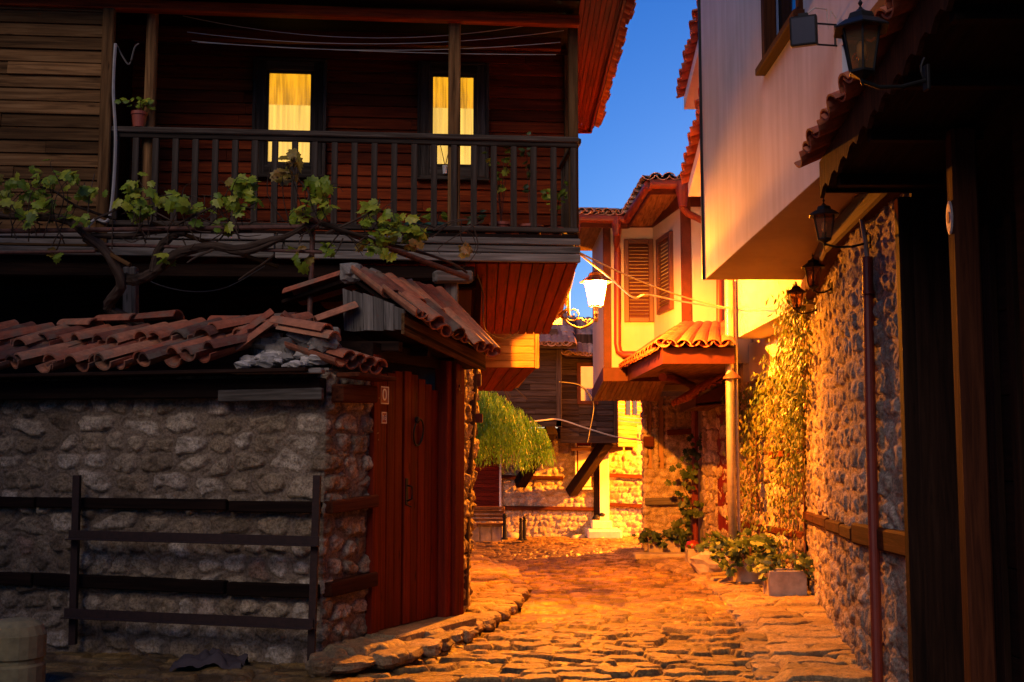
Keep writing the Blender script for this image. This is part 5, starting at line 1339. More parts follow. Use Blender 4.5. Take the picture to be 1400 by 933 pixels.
def spiral(c, r0, r1, a0, a1, n=24, ux=Vector((1, 0, 0)), uz=Vector((0, 0, 1))):
    return [Vector(c) + ux * (r0 + (r1 - r0) * i / n) * math.cos(a0 + (a1 - a0) * i / n) + uz * (r0 + (r1 - r0) * i / n) * math.sin(a0 + (a1 - a0) * i / n) for i in range(n + 1)]
mb = MB()
def LQ(px, py): return P(px, py, YL)
mb = MB(); mb.lathe([(.0, -.02), (.02, -.02), (.03, .02), (.022, .05), (.03, .08), (.024, .12), (.034, .15), (.0, .15)], P(815, 436, YL) - Vector((0, 0, .02)), 12); mb.build('pedestal', M['iron_gilt'], lamp); mb = MB(); mb.tube([LQ(771, 436), LQ(764, 432)] + [Vector((.70, YL, LQ(760, 428).z + .05))], .02, 8); mb.build('bracket_arm', M['iron_gilt'], lamp)
mb = MB(); mb.box((.715, YL, LQ(760, 420).z + .05), (.02, 0, 0), (0, .05, 0), (0, 0, .16), .01); mb.build('wall_plate', M['iron_gilt'], lamp)
mb = MB()
main = [LQ(*q) for q in ((811, 439), (806, 444), (800, 447), (793, 449), (786, 447), (778, 443), (771, 436), (768, 431), (770, 427), (774, 428))]
mb.tube(main, .018, 8, .012)
mb.tube([LQ(*q) for q in ((773, 434), (778, 438), (784, 439), (790, 436), (791, 430), (789, 425), (784, 423), (779, 425), (778, 430), (781, 433), (785, 432), (785, 429))], .012, 8, .008)
mb.tube([LQ(*q) for q in ((788, 437), (795, 436), (800, 441), (803, 443), (804, 438), (808, 437))], .013, 8, .009)
mb.tube([LQ(*q) for q in ((800, 442), (799, 438), (802, 437))], .010, 8)
mb.build('scrollwork', M['iron_gilt'], lamp, True)
ld = bpy.data.lights.new('street_lamp_light', 'POINT'); ld.energy = LAMP_W; ld.color = LAMP_COL; ld.shadow_soft_size = .032
lo = bpy.data.objects.new('street_lamp_light', ld); COL.objects.link(lo); lo.parent = lamp; lo.location = (0, 0, .118)
# a second lamp of the same kind round the corner lights the far stone front
l2p = Vector((5.6, 26.5, 2.5))
lamp2 = thing('street_lamp', 'second lit street lamp on a post round the corner, lighting the far stone front', 'street lamp', l2p)
lantern(lamp2, l2p, S_, 6, True)
mb = MB(); mb.tube([l2p - UP * .24, Vector((l2p.x, l2p.y, -.45))], .04, 10); mb.build('post', M['iron_gilt'], lamp2)
ld2 = bpy.data.lights.new('street_lamp_light', 'POINT'); ld2.energy = LAMP2_W; ld2.color = LAMP_COL; ld2.shadow_soft_size = .05
lo = bpy.data.objects.new('street_lamp_light', ld2); COL.objects.link(lo); lo.parent = lamp2; lo.location = (0, 0, .06)

# ------------------------------------------------------------------ unlit wall lanterns on the right
def wall_lantern(label, c, S, wall, arm_low=True):
    c = Vector(c); t = thing('wall_lantern', label, 'lantern', c, 'unlit wall lanterns on the right hand house'); lantern(t, c, S)
    wall = Vector(wall); mb = MB(); b = c - UP * .72 * S
    d = wall - b; d.z = 0; L = d.length; dn_ = d / L
    path = [b + UP * .02 * S, b + dn_ * L * .25 - UP * .10 * S, b + dn_ * L * .6 - UP * .06 * S, b + dn_ * L * .98 + UP * .12 * S]
    mb.tube(path, .05 * S, 8); mb.tube([b + dn_ * L * .98 + UP * .1 * S] + [b + dn_ * (L * .98 - .1 * S * math.sin(a)) + UP * (.1 * S + .55 * S * a / 3.1) for a in (0.5, 1.2, 2, 2.6, 3.1)], .03 * S, 8)
    mb.box(b + dn_ * L + UP * .18 * S, dn_ * .04 * S, dn_.cross(UP) * .12 * S, UP * .30 * S, .01)
    mb.build('bracket', M['iron'], t); return t
wall_lantern('largest unlit black lantern, close up in front of the red roof tiles', P(1178, 70, 4.9), .19, (1.80, 4.95, 3.1))
wall_lantern('unlit black lantern on a bracket above the stone wall, just under the door canopy', P(1127, 311, 7.9), .165, v3(onR(7.95, .02), 3.0))
wall_lantern('unlit lantern in the middle of the row along the stone wall', P(1112, 379, 10.0), .165, v3(onR(10.05, .02), 3.05))
wall_lantern('farthest unlit lantern of the row, half hidden in climbing leaves', P(1089, 411, 11.7), .16, v3(onR(11.75, .02), 3.1))
fl = thing('flood_light', 'small square black floodlight on a wire bracket on the white facade', 'floodlight', P(1100, 43, 7.1))
fc = P(1099, 43, 7.05); mb = MB(); fn = Vector((-.35, -.9, -.12)).normalized(); fs = fn.cross(UP).normalized(); fu = fs.cross(fn)
mb.box(fc, fs * .082, fu * .092, fn * .03, .006); mb.box(fc - fn * .04, fs * .055, fu * .06, fn * .02, .006); mb.box(fc + fu * .1, fs * .03, fu * .01, fn * .02, .003); mb.build('housing', M['iron'], fl)
mb = MB(); mb.box(fc + fn * .03, fs * .07, fu * .08, fn * .002, .001); mb.build('lens', M['darkglass'] if 'darkglass' in M else M['plate_dark'], fl)
mb = MB(); wx = Vector((XA, fc.y + .05, fc.z))
for z in (.06, -.075): mb.tube([fc - fn * .02 + UP * z - fs * -.0, wx + UP * z], .006, 6)
mb.tube([wx + UP * .06 + Vector((-.01, 0, 0)), wx - UP * .075 + Vector((-.01, 0, 0))], .007, 6); mb.build('bracket', M['iron'], fl)
mb = MB(); mb.tube([fc + fu * .09, fc + Vector((.07, .0, .15)), wx + Vector((-.06, 0, .16)), wx + Vector((-.05, 0, .03)), wx + Vector((-.03, 0, .15)), wx + UP * .1], .004, 6); mb.build('lead', M['cable'], fl)

# ------------------------------------------------------------------ iron rack before the left wall
rk = thing('iron_rack', 'low rusty iron frame of two posts and two rails standing against the garden wall', 'rack', v3(onA(-2.5, .2), 0))
pL0, pL1, pR0, pR1 = P(98, 882, 9.45), P(104, 650, 9.45), P(424, 922, 8.82), P(433, 650, 8.82)
for a, b in ((pL0, pL1), (pR0, pR1)):
    mb = MB(); mb.beam(a, b, .055, .008, up=(0, 1, 0), bev=.002); mb.beam(a + Vector((.024, .024, 0)), b + Vector((.024, .024, 0)), .008, .05, up=(0, 1, 0), bev=.002); mb.build('post', M['rust'], rk)
for a, b in ((P(94, 731, 9.42), P(436, 740, 8.8)), (P(88, 838, 9.42), P(428, 853, 8.8))):
    mb = MB(); mb.beam(a, b, .010, .07, bev=.002); mb.beam(a - Vector((0, .03, .034)), b - Vector((0, .03, .034)), .06, .008, bev=.002); mb.build('rail', M['rust'], rk)

# ------------------------------------------------------------------ stone bollard and crumpled sheet
bl = thing('stone_bollard', 'squat sand coloured concrete bollard with rounded top and a notch, in the lower left corner', 'bollard', P(20, 942, 8.0))
bc = P(18, 942, 8.0); mb = MB(); zt_ = P(18, 846, 8.0).z
mb.lathe([(.0, -.1), (.20, -.1), (.20, .16), (.185, .175), (.185, .20), (.20, .215), (.20, zt_ - bc.z - .10), (.17, zt_ - bc.z - .04), (.11, zt_ - bc.z - .005), (.0, zt_ - bc.z)], bc, 20, phase=.2)
mb.build('shaft', M['sandpost'], bl)
mb = MB(); n = 22; cc = P(282, 895, 8.75); vs = []
for j in range(n + 1):
    for i in range(n + 1):
        x, y = (i / n - .5), (j / n - .5); q = Vector((x * 3, y * 3, 2.2))
        h = max(0, .10 * (1 - 2.2 * (x * x + y * y)) + .10 * abs(mnoise.noise(q * 1.3)) + .02 * mnoise.noise(q * 4))
        vs.append((cc.x + x * .52 + .04 * mnoise.noise(q * 1.3 + Vector((3, 1, 0))), 8.88 + y * .34 + .04 * mnoise.noise(q * 1.3), .0 + h))
fs_ = [(j * (n + 1) + i, j * (n + 1) + i + 1, (j + 1) * (n + 1) + i + 1, (j + 1) * (n + 1) + i) for j in range(n) for i in range(n)]
mb.add(vs, fs_); single('crumpled_sheet', mb, M['cloth'], 'dark crumpled sheet lying on the ground under the iron rack', 'sheet', (cc.x, 8.88, .0), smooth=True)

# ------------------------------------------------------------------ lines and cables
def sag(a, b, s, n=20): return [Vector(a).lerp(Vector(b), i / n) - UP * s * 4 * (i / n) * (1 - i / n) for i in range(n + 1)]
for (a, b, s, lab) in (((250, 22), (778, 24), .22, 'topmost clothes line across the balcony front'), ((256, 44), (771, 42), .13, 'second clothes line from the top of the balcony'), ((262, 56), (766, 58), .09, 'third clothes line from the top of the balcony'), ((270, 58), (760, 75), .03, 'lowest clothes line across the balcony')):
    mb = MB(); q0, q1 = P(a[0], a[1], 11.25), P(b[0], b[1], 11.48)
    mb.tube(sag(q0, q1, s), .004, 5); single('clothes_line', mb, M['cable'], lab, 'line', q0, 'clothes lines of the balcony')
def cable(label, pts, r, mat):
    mb = MB(); mb.tube(pts, r, 6); return single('cable', mb, M[mat], label, 'cable', pts[0])
def smooth_path(pts, k=6):
    pts = [Vector(p) for p in pts]; out = []
    for i in range(len(pts) - 1):
        p0, p1, p2, p3 = pts[max(i - 1, 0)], pts[i], pts[i + 1], pts[min(i + 2, len(pts) - 1)]
        for j in range(k):
            t = j / k; out.append(.5 * ((2 * p1) + (p2 - p0) * t + (2 * p0 - 5 * p1 + 4 * p2 - p3) * t * t + (3 * p1 - p0 - 3 * p2 + p3) * t ** 3))
    return out + [pts[-1]]
cable('upper overhead cable from the balcony corner across the lane to the pole', sag(P(793, 346, 11.5), P(1001, 422, 15.8), .08), .009, 'cable')
cable('lower overhead cable that dips beside the street lamp', smooth_path([P(793, 348, 11.5), P(835, 381, 14), P(866, 407, 14.8), P(885, 403, 15.0), P(930, 412, 15.4), P(1001, 424, 15.8)]), .011, 'cable')
cable('far cable strung along the dark boarded bay', smooth_path([P(700, 580, 25.2), P(740, 575, 25.6), P(765, 574, 25.8), P(800, 585, 25.4), P(840, 597, 24), P(882, 603, 21)]), .016, 'cable')
cable('thin cable hanging down from the far window corner', smooth_path([P(764, 522, 25.9), P(795, 528, 26.4), P(811, 552, 26.4), P(806, 590, 26.4), P(803, 605, 26.4)]), .010, 'cable_dark')
cable('pale cable running down the post beside the balcony', smooth_path([P(158, 60, 10.95), P(155, 120, 10.95), P(158, 200, 10.95), P(150, 296, 10.9), P(130, 300, 10.9), P(118, 316, 10.9), P(116, 330, 10.9)]), .016, 'pipe_grey')
cable('thin brown cord looped under the eave at the balcony end', smooth_path([P(160, 62, 11), P(168, 78, 11), P(177, 88, 11), P(184, 66, 11), P(190, 60, 11)]), .009, 'cable_dark')
cable('slack wire hanging below the balcony beam', smooth_path([P(186, 372, 10.7), P(215, 389, 10.7), P(262, 399, 10.7), P(310, 393, 10.7), P(362, 364, 10.7)]), .005, 'cable_dark')
cable('thin wire loop below the corner of the balcony', smooth_path([P(652, 375, 11.6), P(660, 400, 11.8), P(661, 440, 11.9), P(668, 455, 14), P(690, 463, 14.6), P(710, 452, 15)]), .007, 'cable_dark')

# ------------------------------------------------------------------ leaves
def leaf_fan(mb, c, nrm, tip, size, lobes=5, tint=None, cup=.15):
    nrm = Vector(nrm).normalized(); tip = Vector(tip); tip = (tip - nrm * tip.dot(nrm)).normalized(); sd = nrm.cross(tip)
    if lobes == 1: prof = [(0, 0), (.22, .32), (.20, .62), (0, 1.0), (-.20, .62), (-.22, .32)]
    else: prof = [(0, .02), (.20, -.10), (.42, .02), (.36, .20), (.56, .42), (.34, .52), (.30, .80), (.13, .76), (0, 1.0), (-.13, .76), (-.30, .80), (-.34, .52), (-.56, .42), (-.36, .20), (-.42, .02), (-.20, -.10)]
    ctr = Vector(c) + tip * size * .38
    vs = [ctr - nrm * 0]; 
    for x, y in prof:
        vs.append(Vector(c) + sd * x * size + tip * y * size - nrm * cup * size * (abs(x) * 1.2 + max(0, y - .4) * .7))
    n = len(prof); mb.add(vs, [(0, 1 + i, 1 + (i + 1) % n) for i in range(n)], tint)
def rdir(rd): 
    while True:
        v = Vector((rd.uniform(-1, 1), rd.uniform(-1, 1), rd.uniform(-1, 1)))
        if .1 < v.length < 1: return v.normalized()

# ------------------------------------------------------------------ pergola pipes and grape vine
pg = thing('pergola', 'rusty pipe pergola frame over the garden wall carrying the vine', 'pergola', P(424, 440, 9.95))
YV = 10.0
for a, b, r in (((428, 303), (423, 446), .024), ((-40, 317), (436, 310), .022), ((128, 334), (440, 345), .015), ((-40, 346), (130, 344), .014)):
    mb = MB(); mb.tube([P(a[0], a[1], YV + .12), P(b[0], b[1], YV + .0)], r, 10); mb.build('pipe', M['rust_red'], pg)
mb = MB(); mb.tube([P(412, 295, 9.9), P(640, 380, 11.0)], .026, 10); mb.build('pipe', M['rust_red'], pg)
mb = MB(); mb.tube([P(115, 328, 10.3), P(178, 363, 10.0)], .02, 8); mb.tube([P(206, 305, 10.3), P(380, 365, 10.4)], .02, 8); mb.build('pipe', M['wood_brown'], pg)
gv = thing('grape_vine', 'gnarled grape vine with green and yellowing leaves spread along the pergola under the balcony', 'vine', (-3.3, 10.6, 0))
rd = random.Random(5)
def VP(px, py, d=0.0): return P(px, py, YV + d)
def branch(pts, r0, r1, wob=.02, n=9):
    q = smooth_path(pts, 5); q = [p + Vector((mnoise.noise(p * 4) * wob, mnoise.noise(p * 4 + Vector((9, 0, 0))) * wob, mnoise.noise(p * 4 + Vector((0, 7, 0))) * wob)) for p in q]
    return q, r0, r1, n
mb = MB()
for pts, ra, rb in (
    ([(215, 470, .7), (180, 440, .5), (150, 420, .4), (165, 390, .25), (150, 350, .15), (115, 318, .1), (90, 300, .1), (50, 298, .1), (-30, 292, .1)], .060, .028),
    ([(170, 380, .3), (190, 382, .2), (215, 370, .1), (248, 345, .05), (290, 335, .05), (330, 340, .0), (365, 330, .0), (390, 325, .0)], .055, .026),
    ([(212, 372, .1), (218, 345, .1), (235, 325, .1), (255, 318, .1)], .045, .03),
    ([(120, 322, .1), (160, 322, .1), (220, 318, .1), (270, 316, .1), (310, 318, .05), (345, 315, .1)], .025, .016),
    ([(300, 335, .05), (330, 346, .0), (360, 338, 0), (400, 318, 0), (430, 305, 0), (470, 316, 0), (520, 330, .1), (560, 342, .15), (600, 352, .3), (640, 372, .6)], .030, .010),
    ([(430, 305, 0), (415, 288, .0), (422, 265, -.05), (405, 240, -.05), (398, 215, -.05)], .012, .005),
    ([(445, 320, 0), (490, 300, 0), (515, 285, 0), (520, 270, -.03)], .012, .005),
    ([(160, 300, .1), (110, 285, .1), (70, 262, .1), (20, 250, .1), (-20, 250, .1)], .014, .006),
    ([(130, 300, .1), (165, 285, .05), (205, 270, .05), (235, 265, 0)], .012, .005),
    ([(220, 318, .1), (270, 295, 0), (310, 278, 0), (345, 285, -.03)], .014, .005),
    ([(330, 330, .0), (320, 300, 0), (318, 265, -.03)], .010, .004),
    ([(255, 318, .1), (230, 300, 0), (190, 275, 0)], .010, .004),
    ([(300, 335, .05), (270, 350, .0), (255, 360, 0)], .014, .006), ([(375, 350, .0), (340, 375, .1), (325, 385, .1)], .012, .006)):
    q, a, b, n = branch([VP(*p) for p in pts], ra, rb); mb.tube(q, a, n, b, rag=.12)
TW = [(15, 262), (60, 245), (98, 238), (185, 262), (200, 285), (243, 270), (325, 258), (302, 278), (395, 228), (434, 255), (514, 280), (540, 310), (570, 320), (515, 328), (632, 338), (420, 285), (35, 285), (268, 290)]
for (x, y) in TW:
    for k in range(4):
        a = VP(x + rd.uniform(-30, 30), 312 + rd.uniform(-12, 25), rd.uniform(-.05, .1)); b = VP(x + rd.gauss(0, 16), y + rd.gauss(0, 10), rd.uniform(-.12, .1))
        m_ = a.lerp(b, .5) + Vector((rd.uniform(-.12, .12), rd.uniform(-.05, .05), rd.uniform(-.06, .06)))
        mb.tube(smooth_path([a, m_, b, b + Vector((rd.uniform(-.12, .12), 0, rd.uniform(-.1, .05)))], 4), .006, 5, .002, rag=.15)
for k in range(26):
    x = rd.uniform(-20, 600); a = VP(x, 318 + rd.uniform(-15, 25), rd.uniform(-.05, .15)); b = VP(x + rd.uniform(-60, 60), 320 + rd.uniform(-25, 35), rd.uniform(-.1, .15))
    mb.tube(smooth_path([a, a.lerp(b, .5) + Vector((0, 0, rd.uniform(-.07, .07))), b], 5), .008, 5, .003, rag=.15)
mb.build('branches', M['bark'], gv, False)
mg, my = MB(), MB()
CL = [(15, 262, 30, 16, 0), (60, 245, 28, 14, 0), (98, 238, 16, 9, 0), (35, 285, 26, 10, 0), (55, 268, 14, 6, 0), (122, 262, 12, 6, 0), (185, 262, 22, 16, 0), (200, 285, 20, 10, 0), (180, 282, 12, 6, 0), (243, 270, 16, 12, 0), (268, 290, 14, 7, 0), (325, 258, 26, 16, 0), (302, 278, 20, 8, 0), (340, 272, 14, 7, 0), (395, 228, 18, 7, 1), (385, 240, 14, 6, 1), (402, 212, 8, 4, 1), (434, 255, 18, 14, 0), (445, 272, 16, 8, 0), (420, 285, 16, 6, 0), (415, 300, 18, 7, 0), (514, 280, 12, 7, 0), (500, 298, 14, 7, 0), (540, 310, 26, 22, 0), (570, 320, 14, 12, 0), (515, 328, 24, 12, 0), (560, 335, 12, 5, 1), (632, 338, 9, 7, 1), (402, 345, 16, 5, 0), (440, 340, 14, 4, 0), (225, 352, 12, 3, 0), (115, 300, 10, 3, 0), (90, 292, 14, 4, 0), (300, 305, 14, 5, 0), (410, 350, 10, 3, 0), (75, 345, 9, 3, 0)]
for (x, y, sp_, n, kind) in CL:
    for i in range(int(n * 1.5)):
        c = VP(x + rd.gauss(0, sp_ * .5), y + rd.gauss(0, sp_ * .42), rd.uniform(-.16, .16))
        nr = Vector((rd.uniform(-.7, .7), -1 + rd.uniform(-.2, .9), rd.uniform(-.2, 1.1)))
        tp = Vector((rd.uniform(-.9, .9), rd.uniform(-.4, .2), -1 + rd.uniform(-.1, 1.2)))
        leaf_fan(my if (kind == 1 or rd.random() < .06) else mg, c, nr, tp, rd.uniform(.06, .125), 5, rd.random(), rd.uniform(.05, .4))
mg.build('green_leaves', M['grape'], gv); my.build('yellow_leaves', M['grape_y'], gv)

# ------------------------------------------------------------------ pot plants of the balcony
def pot(name, label, c, r, h, mat, plant, leafm='potleaf', n=18, ph=.22, spread=.16, stems=5, leaf=.05, seed=1, droop=0.0, cat='pot plant', group=None):
    c = Vector(c); rd = random.Random(seed); t = thing(name, label, cat, c, group)
    mb = MB(); mb.lathe([(.0, 0), (r * .74, 0), (r * .95, h * .78), (r * .95, h * .80), (r * 1.06, h * .80), (r * 1.06, h), (r * .9, h), (r * .88, h * .9), (.0, h * .88)], c, 20); mb.build('pot', M[mat], t)
    st, lf = MB(), MB()
    for i in range(stems):
        a = rd.uniform(0, 6.28); d = Vector((math.cos(a), math.sin(a), 0)); top = c + UP * (h + ph * rd.uniform(.5, 1)) + d * spread * rd.uniform(.3, 1) - UP * droop * rd.random()
        mid = c + UP * (h + ph * .55) + d * spread * .3; pth = smooth_path([c + UP * h * .85, mid, top], 4); st.tube(pth, .005, 5, .002)
        for j in range(max(1, n // stems)):
            p = pth[rd.randrange(len(pth) // 3, len(pth))] + rdir(rd) * .03
            leaf_fan(lf, p, Vector((rd.uniform(-.6, .6), -.6, rd.uniform(.1, 1))), Vector((d.x + rd.uniform(-.5, .5), d.y, rd.uniform(-.8, .6))), leaf * rd.uniform(.7, 1.3), 1 if plant == 'blade' else 5, rd.random(), .2)
    st.build('stems', M['stem'], t); lf.build('leaves', M[leafm], t); return t
zq = zf + .03
def FB(px, o): p = B3(sB(px, 0, 310), o, 0); return Vector((p.x, p.y, zf + .0))
rp = B3(sB(190, 0, 175), 0.0, 0); rp.z = zr + .029
GB = 'pot plants of the balcony'
pot('pot_plant', 'red pot of trailing small leaved plant standing on the balcony handrail', rp, .075, .15, 'terracotta', 'fan', 'grape', 40, .16, .2, 9, .05, 3, .22, group=GB)
pot('pot_plant', 'leftmost dark green pot with short blades on the balcony floor', FB(567, -.16), .10, .12, 'greenpot', 'blade', 'potleaf', 12, .10, .04, 5, .07, 4, group=GB)
pot('pot_plant', 'wide green bowl with stubby blades beside the middle balcony post', FB(597, -.16), .12, .12, 'greenpot', 'blade', 'grape', 22, .14, .08, 9, .09, 5, group=GB)
pot('pot_plant', 'dark brown bowl of short plants on the balcony floor', FB(652, -.16), .11, .10, 'brownpot', 'blade', 'potleaf', 22, .14, .08, 9, .08, 6, group=GB)
pot('pot_plant', 'terracotta pot with a tall thin leafy rose behind the right balusters', FB(687, -.16), .115, .14, 'terracotta', 'fan', 'grape', 34, .85, .16, 6, .07, 7, group=GB)
pot('pot_plant', 'wide terracotta pot with a lanky plant, second from the right end of the balcony', FB(727, -.16), .13, .12, 'terracotta', 'fan', 'potleaf', 26, .95, .10, 4, .06, 8, group=GB)
pot('pot_plant', 'small terracotta pot with light green leaves at the right end of the balcony', FB(762, -.14), .08, .10, 'terracotta', 'fan', 'grape', 34, .55, .13, 7, .06, 9, group=GB)
wp = B3(sB(608, WO, 240), WO + .10, 0); wp.z = Z_(238, wp.y)
pot('pot_plant', 'white jar with a sprig on the sill of the right lit window', wp, .030, .09, 'whitepot', 'blade', 'grape_y', 6, .45, .22, 3, .14, 10, group=GB)

# ------------------------------------------------------------------ willow
wi = thing('willow_tree', 'small weeping willow with a drooping bright green crown behind the left corner', 'tree', (-1.15, 23.0, -.3))
mb = MB(); wt_ = Vector((-1.15, 23.0, -.05))
mb.tube(smooth_path([wt_ - UP * .4, wt_ + Vector((.05, 0, 1.0)), wt_ + Vector((0, .05, 2.2)), wt_ + Vector((.2, 0, 3.0))]), .11, 10, .06, rag=.1)
for a in range(9):
    an = a * .7; d = Vector((math.cos(an), math.sin(an), 0)); mb.tube(smooth_path([wt_ + UP * 2.1, wt_ + UP * 2.9 + d * .5, wt_ + UP * (3.05 + .2 * math.sin(a)) + d * 1.0, wt_ + UP * 2.7 + d * 1.45]), .035, 6, .008)
mb.build('trunk', M['bark'], wi)
mb = MB(); rd = random.Random(12)
for i in range(2700):
    a = rd.uniform(0, 6.283); rr = 1.75 * math.sqrt(rd.random()); lump_ = mnoise.noise(Vector((math.cos(a) * 1.6, math.sin(a) * 1.6, rr * 1.2)))
    rr *= 1 + .2 * lump_
    zt_ = 3.15 - .42 * rr ** 1.7 + .15 * lump_ + rd.uniform(-.12, .1)
    if lump_ < -.12 and rd.random() < .65: continue
    L = rd.uniform(.35, .95) * (1.15 if rr > .9 else .8)
    zbot = 1.36 + .34 * mnoise.noise(Vector((math.cos(a) * 2, math.sin(a) * 2, 3)))
    p = wt_ + Vector((math.cos(a) * rr, math.sin(a) * rr, zt_)); dx = Vector((math.cos(a) * .28, math.sin(a) * .28, 0)) + Vector((rd.uniform(-.15, .15), rd.uniform(-.15, .15), 0))
    nl = int(L / .05); tn = min(1, max(0, .5 + .45 * lump_ + rd.uniform(-.25, .25)))
    for k in range(nl):
        t = k / nl; q = p + dx * (L * t * (1 - .4 * t)) - UP * L * t * (0.5 + .5 * t)
        if q.z < wt_.z + zbot: break
        td = Vector((rd.uniform(-.6, .6), rd.uniform(-.6, .6), -1)); nr = rdir(rd); s_ = td.normalized().cross(nr).normalized() * .010; e_ = td.normalized() * rd.uniform(.07, .13)
        mb.add([q - s_, q + e_ * .5 - s_ * .6, q + e_, q + e_ * .5 + s_ * .6, q + s_], [(0, 1, 2, 3, 4)], tn)
mb.build('crown', M['willow'], wi)

# ------------------------------------------------------------------ bench and bollards at the far end of the lane
be_ = thing('bench', 'brown slatted bench on a stone block base before the far roller shutter', 'bench', P(665, 737, 26.2))
Yb_ = 26.2; zg = gzf(26.2)
bx0, bx1 = P(625, 720, Yb_).x, P(688, 720, Yb_).x
mb = MB(); nseg = 4
for i in range(nseg): mb.box((bx0 + (i + .5) * (bx1 - bx0) / nseg, Yb_ + .1, zg + .18), ((bx1 - bx0) / nseg / 2 - .004, 0, 0), (0, .2, 0), (0, 0, .19), .02)
mb.build('base', M['concrete'], be_)
mb = MB()
for i in range(4): mb.box(((bx0 + bx1) / 2, Yb_ - .12 + i * .11, zg + .40), ((bx1 - bx0) / 2 + .03, 0, 0), (0, .045, 0), (0, 0, .022), .006)
mb.build('seat', M['wood_brown'], be_)
mb = MB()
for i in range(4): mb.box(((bx0 + bx1) / 2, Yb_ + .30 + i * .02, zg + .48 + i * .085), ((bx1 - bx0) / 2 + .03, 0, 0), (0, .018, 0), (0, 0, .036), .006)
mb.build('backrest', M['wood_brown'], be_)
def bollard(label, px, py0, py1, Y):
    c = P(px, py1, Y); h = Z_(py0, Y) - c.z; t = thing('bollard', label, 'bollard', c, 'black bollards by the bench'); s = h
    mb = MB(); mb.lathe([(.0, 0), (.125 * s, 0), (.125 * s, .05 * s), (.09 * s, .09 * s), (.075 * s, .5 * s), (.065 * s, .80 * s), (.09 * s, .82 * s), (.09 * s, .85 * s), (.06 * s, .87 * s), (.0, .87 * s)], c, 14); mb.build('shaft', M['iron'], t, False)
    mb = MB(); mb.lathe([(.0, .86 * s), (.06 * s, .88 * s), (.085 * s, .93 * s), (.06 * s, .98 * s), (.0, 1.0 * s)], c, 14); mb.build('knob', M['iron'], t, True)
bollard('black iron bollard nearest the bench end', 690, 702, 738, 25.6)
bollard('black iron bollard, left one of the close pair', 712, 708, 739, 25.3)
bollard('black iron bollard, right one of the close pair, a little farther off', 717, 706, 739, 25.8)
mb = MB(); lump(mb, P(817, 708, 27.72) + Vector((-.03, 0, -.02)), .09, .08, .08, 4, 12, .35); lump(mb, P(823, 704, 27.72), .06, .05, .05, 8, 10, .35); single('dark_bundle', mb, M['iron'], 'small dark bundle lying on the top doorstep of the far house', 'bundle', P(818, 712, 27.72), smooth=True)
for i, (px, py, Y, s) in enumerate(((793, 731, 27.3, .10), (822, 734, 26.9, .07), (700, 733, 27.4, .14), (786, 733, 27.2, .09))):
    mb = MB(); c = P(px, py, Y); c.z = gzf(Y) + s * .4; lump(mb, c, s * 1.3, s, s * .8, i + 40, 10, .4); single('loose_stone', mb, M['boulder'], ['loose stone lying left of the far doorsteps', 'small stone before the far doorsteps', 'pale block at the foot of the far wall behind the bollards', 'stone leaning at the far wall left of the steps'][i], 'stone', c, 'stones at the foot of the far wall', True)

# ------------------------------------------------------------------ climbing plant on the right
cl = thing('climbing_plant', 'dense creeper with yellowing leaves hanging over the stone wall below the lanterns', 'creeper', (3.35, 14.4, 0))
rd = random.Random(21); lf, st = MB(), MB()
def wallpt(u, z, o):
    """u: distance along the right hand walls, 0 at Y=17.6 on the far wall, growing toward the camera"""
    y = 17.6 - u
    if y > 14.0: return Vector((3.53 - (y - 14) * .11 / 2.8 - o, y, z))
    q = onR(y, o); return Vector((q.x, q.y, z))
def dens(u, z):
    d = 0
    if u < 3.9:   # far wall
        top = 2.55 + .25 * mnoise.noise(Vector((u * 1.5, 0, 0))) + (.35 if u > 2.4 else 0)
        if z < top: d = .9 * math.exp(-max(0, 1.95 - z) * 1.5) + .10
        if z < 2.0 and mnoise.noise(Vector((u * 3.2, z * .6, 1))) > .12: d = max(d, .5 if z > .7 else .1)
        if u < .5: d *= .4
        if 1.6 < u < 2.3 and z < 1.9: d *= .2
    else:
        k = u - 3.9; lowz = 1.15 + 1.0 * k + .5 * mnoise.noise(Vector((u * 4, 2, 0)))
        if z > lowz and z < 3.42: d = 1.0 if k < 1.3 else max(0, 1 - (k - 1.3) * 2)
    return d
cnt = 0; tries = 0
while cnt < 5000 and tries < 90000:
    tries += 1; u, z = rd.uniform(0, 5.6), rd.uniform(.25, 3.45)
    if rd.random() > dens(u, z): continue
    o = abs(rd.gauss(.06, .10)) + .04 + (.10 if u > 3.9 else 0) * rd.random()
    c = wallpt(u, z + .1 * mnoise.noise(Vector((u * 6, z * 6, 0))), o); cnt += 1
    leaf_fan(lf, c, Vector((-1 + rd.uniform(-.3, .7), rd.uniform(-.7, .7), rd.uniform(-.4, .8))), Vector((rd.uniform(-.5, .2), rd.uniform(-.6, .6), -1 + rd.uniform(-.2, .7))), rd.uniform(.05, .10), 1, min(1, max(0, rd.gauss(.42, .22) + (.12 if u < 3.6 and z < 2.3 else 0))), .25)
lf.build('leaves', M['creeper'], cl)
for i in range(34):
    u = rd.choice([.3, .9, 1.3, 2.6, 2.9, 3.2, 3.6, 3.8, 4.2, 4.7]) + rd.uniform(-.12, .12); p = []; z = .05 if u < 3.75 else 2.1
    ztop = rd.uniform(1.8, 2.8) if u < 3.75 else 3.4
    while z < ztop:
        p.append(wallpt(u + .10 * mnoise.noise(Vector((i, z * 1.5, 0))), z, .05 + .04 * mnoise.noise(Vector((z * 2, i, 0))))); z += .16
    if len(p) > 2: st.tube(p, .010, 5, .004)
st.build('stems', M['stem'], cl)

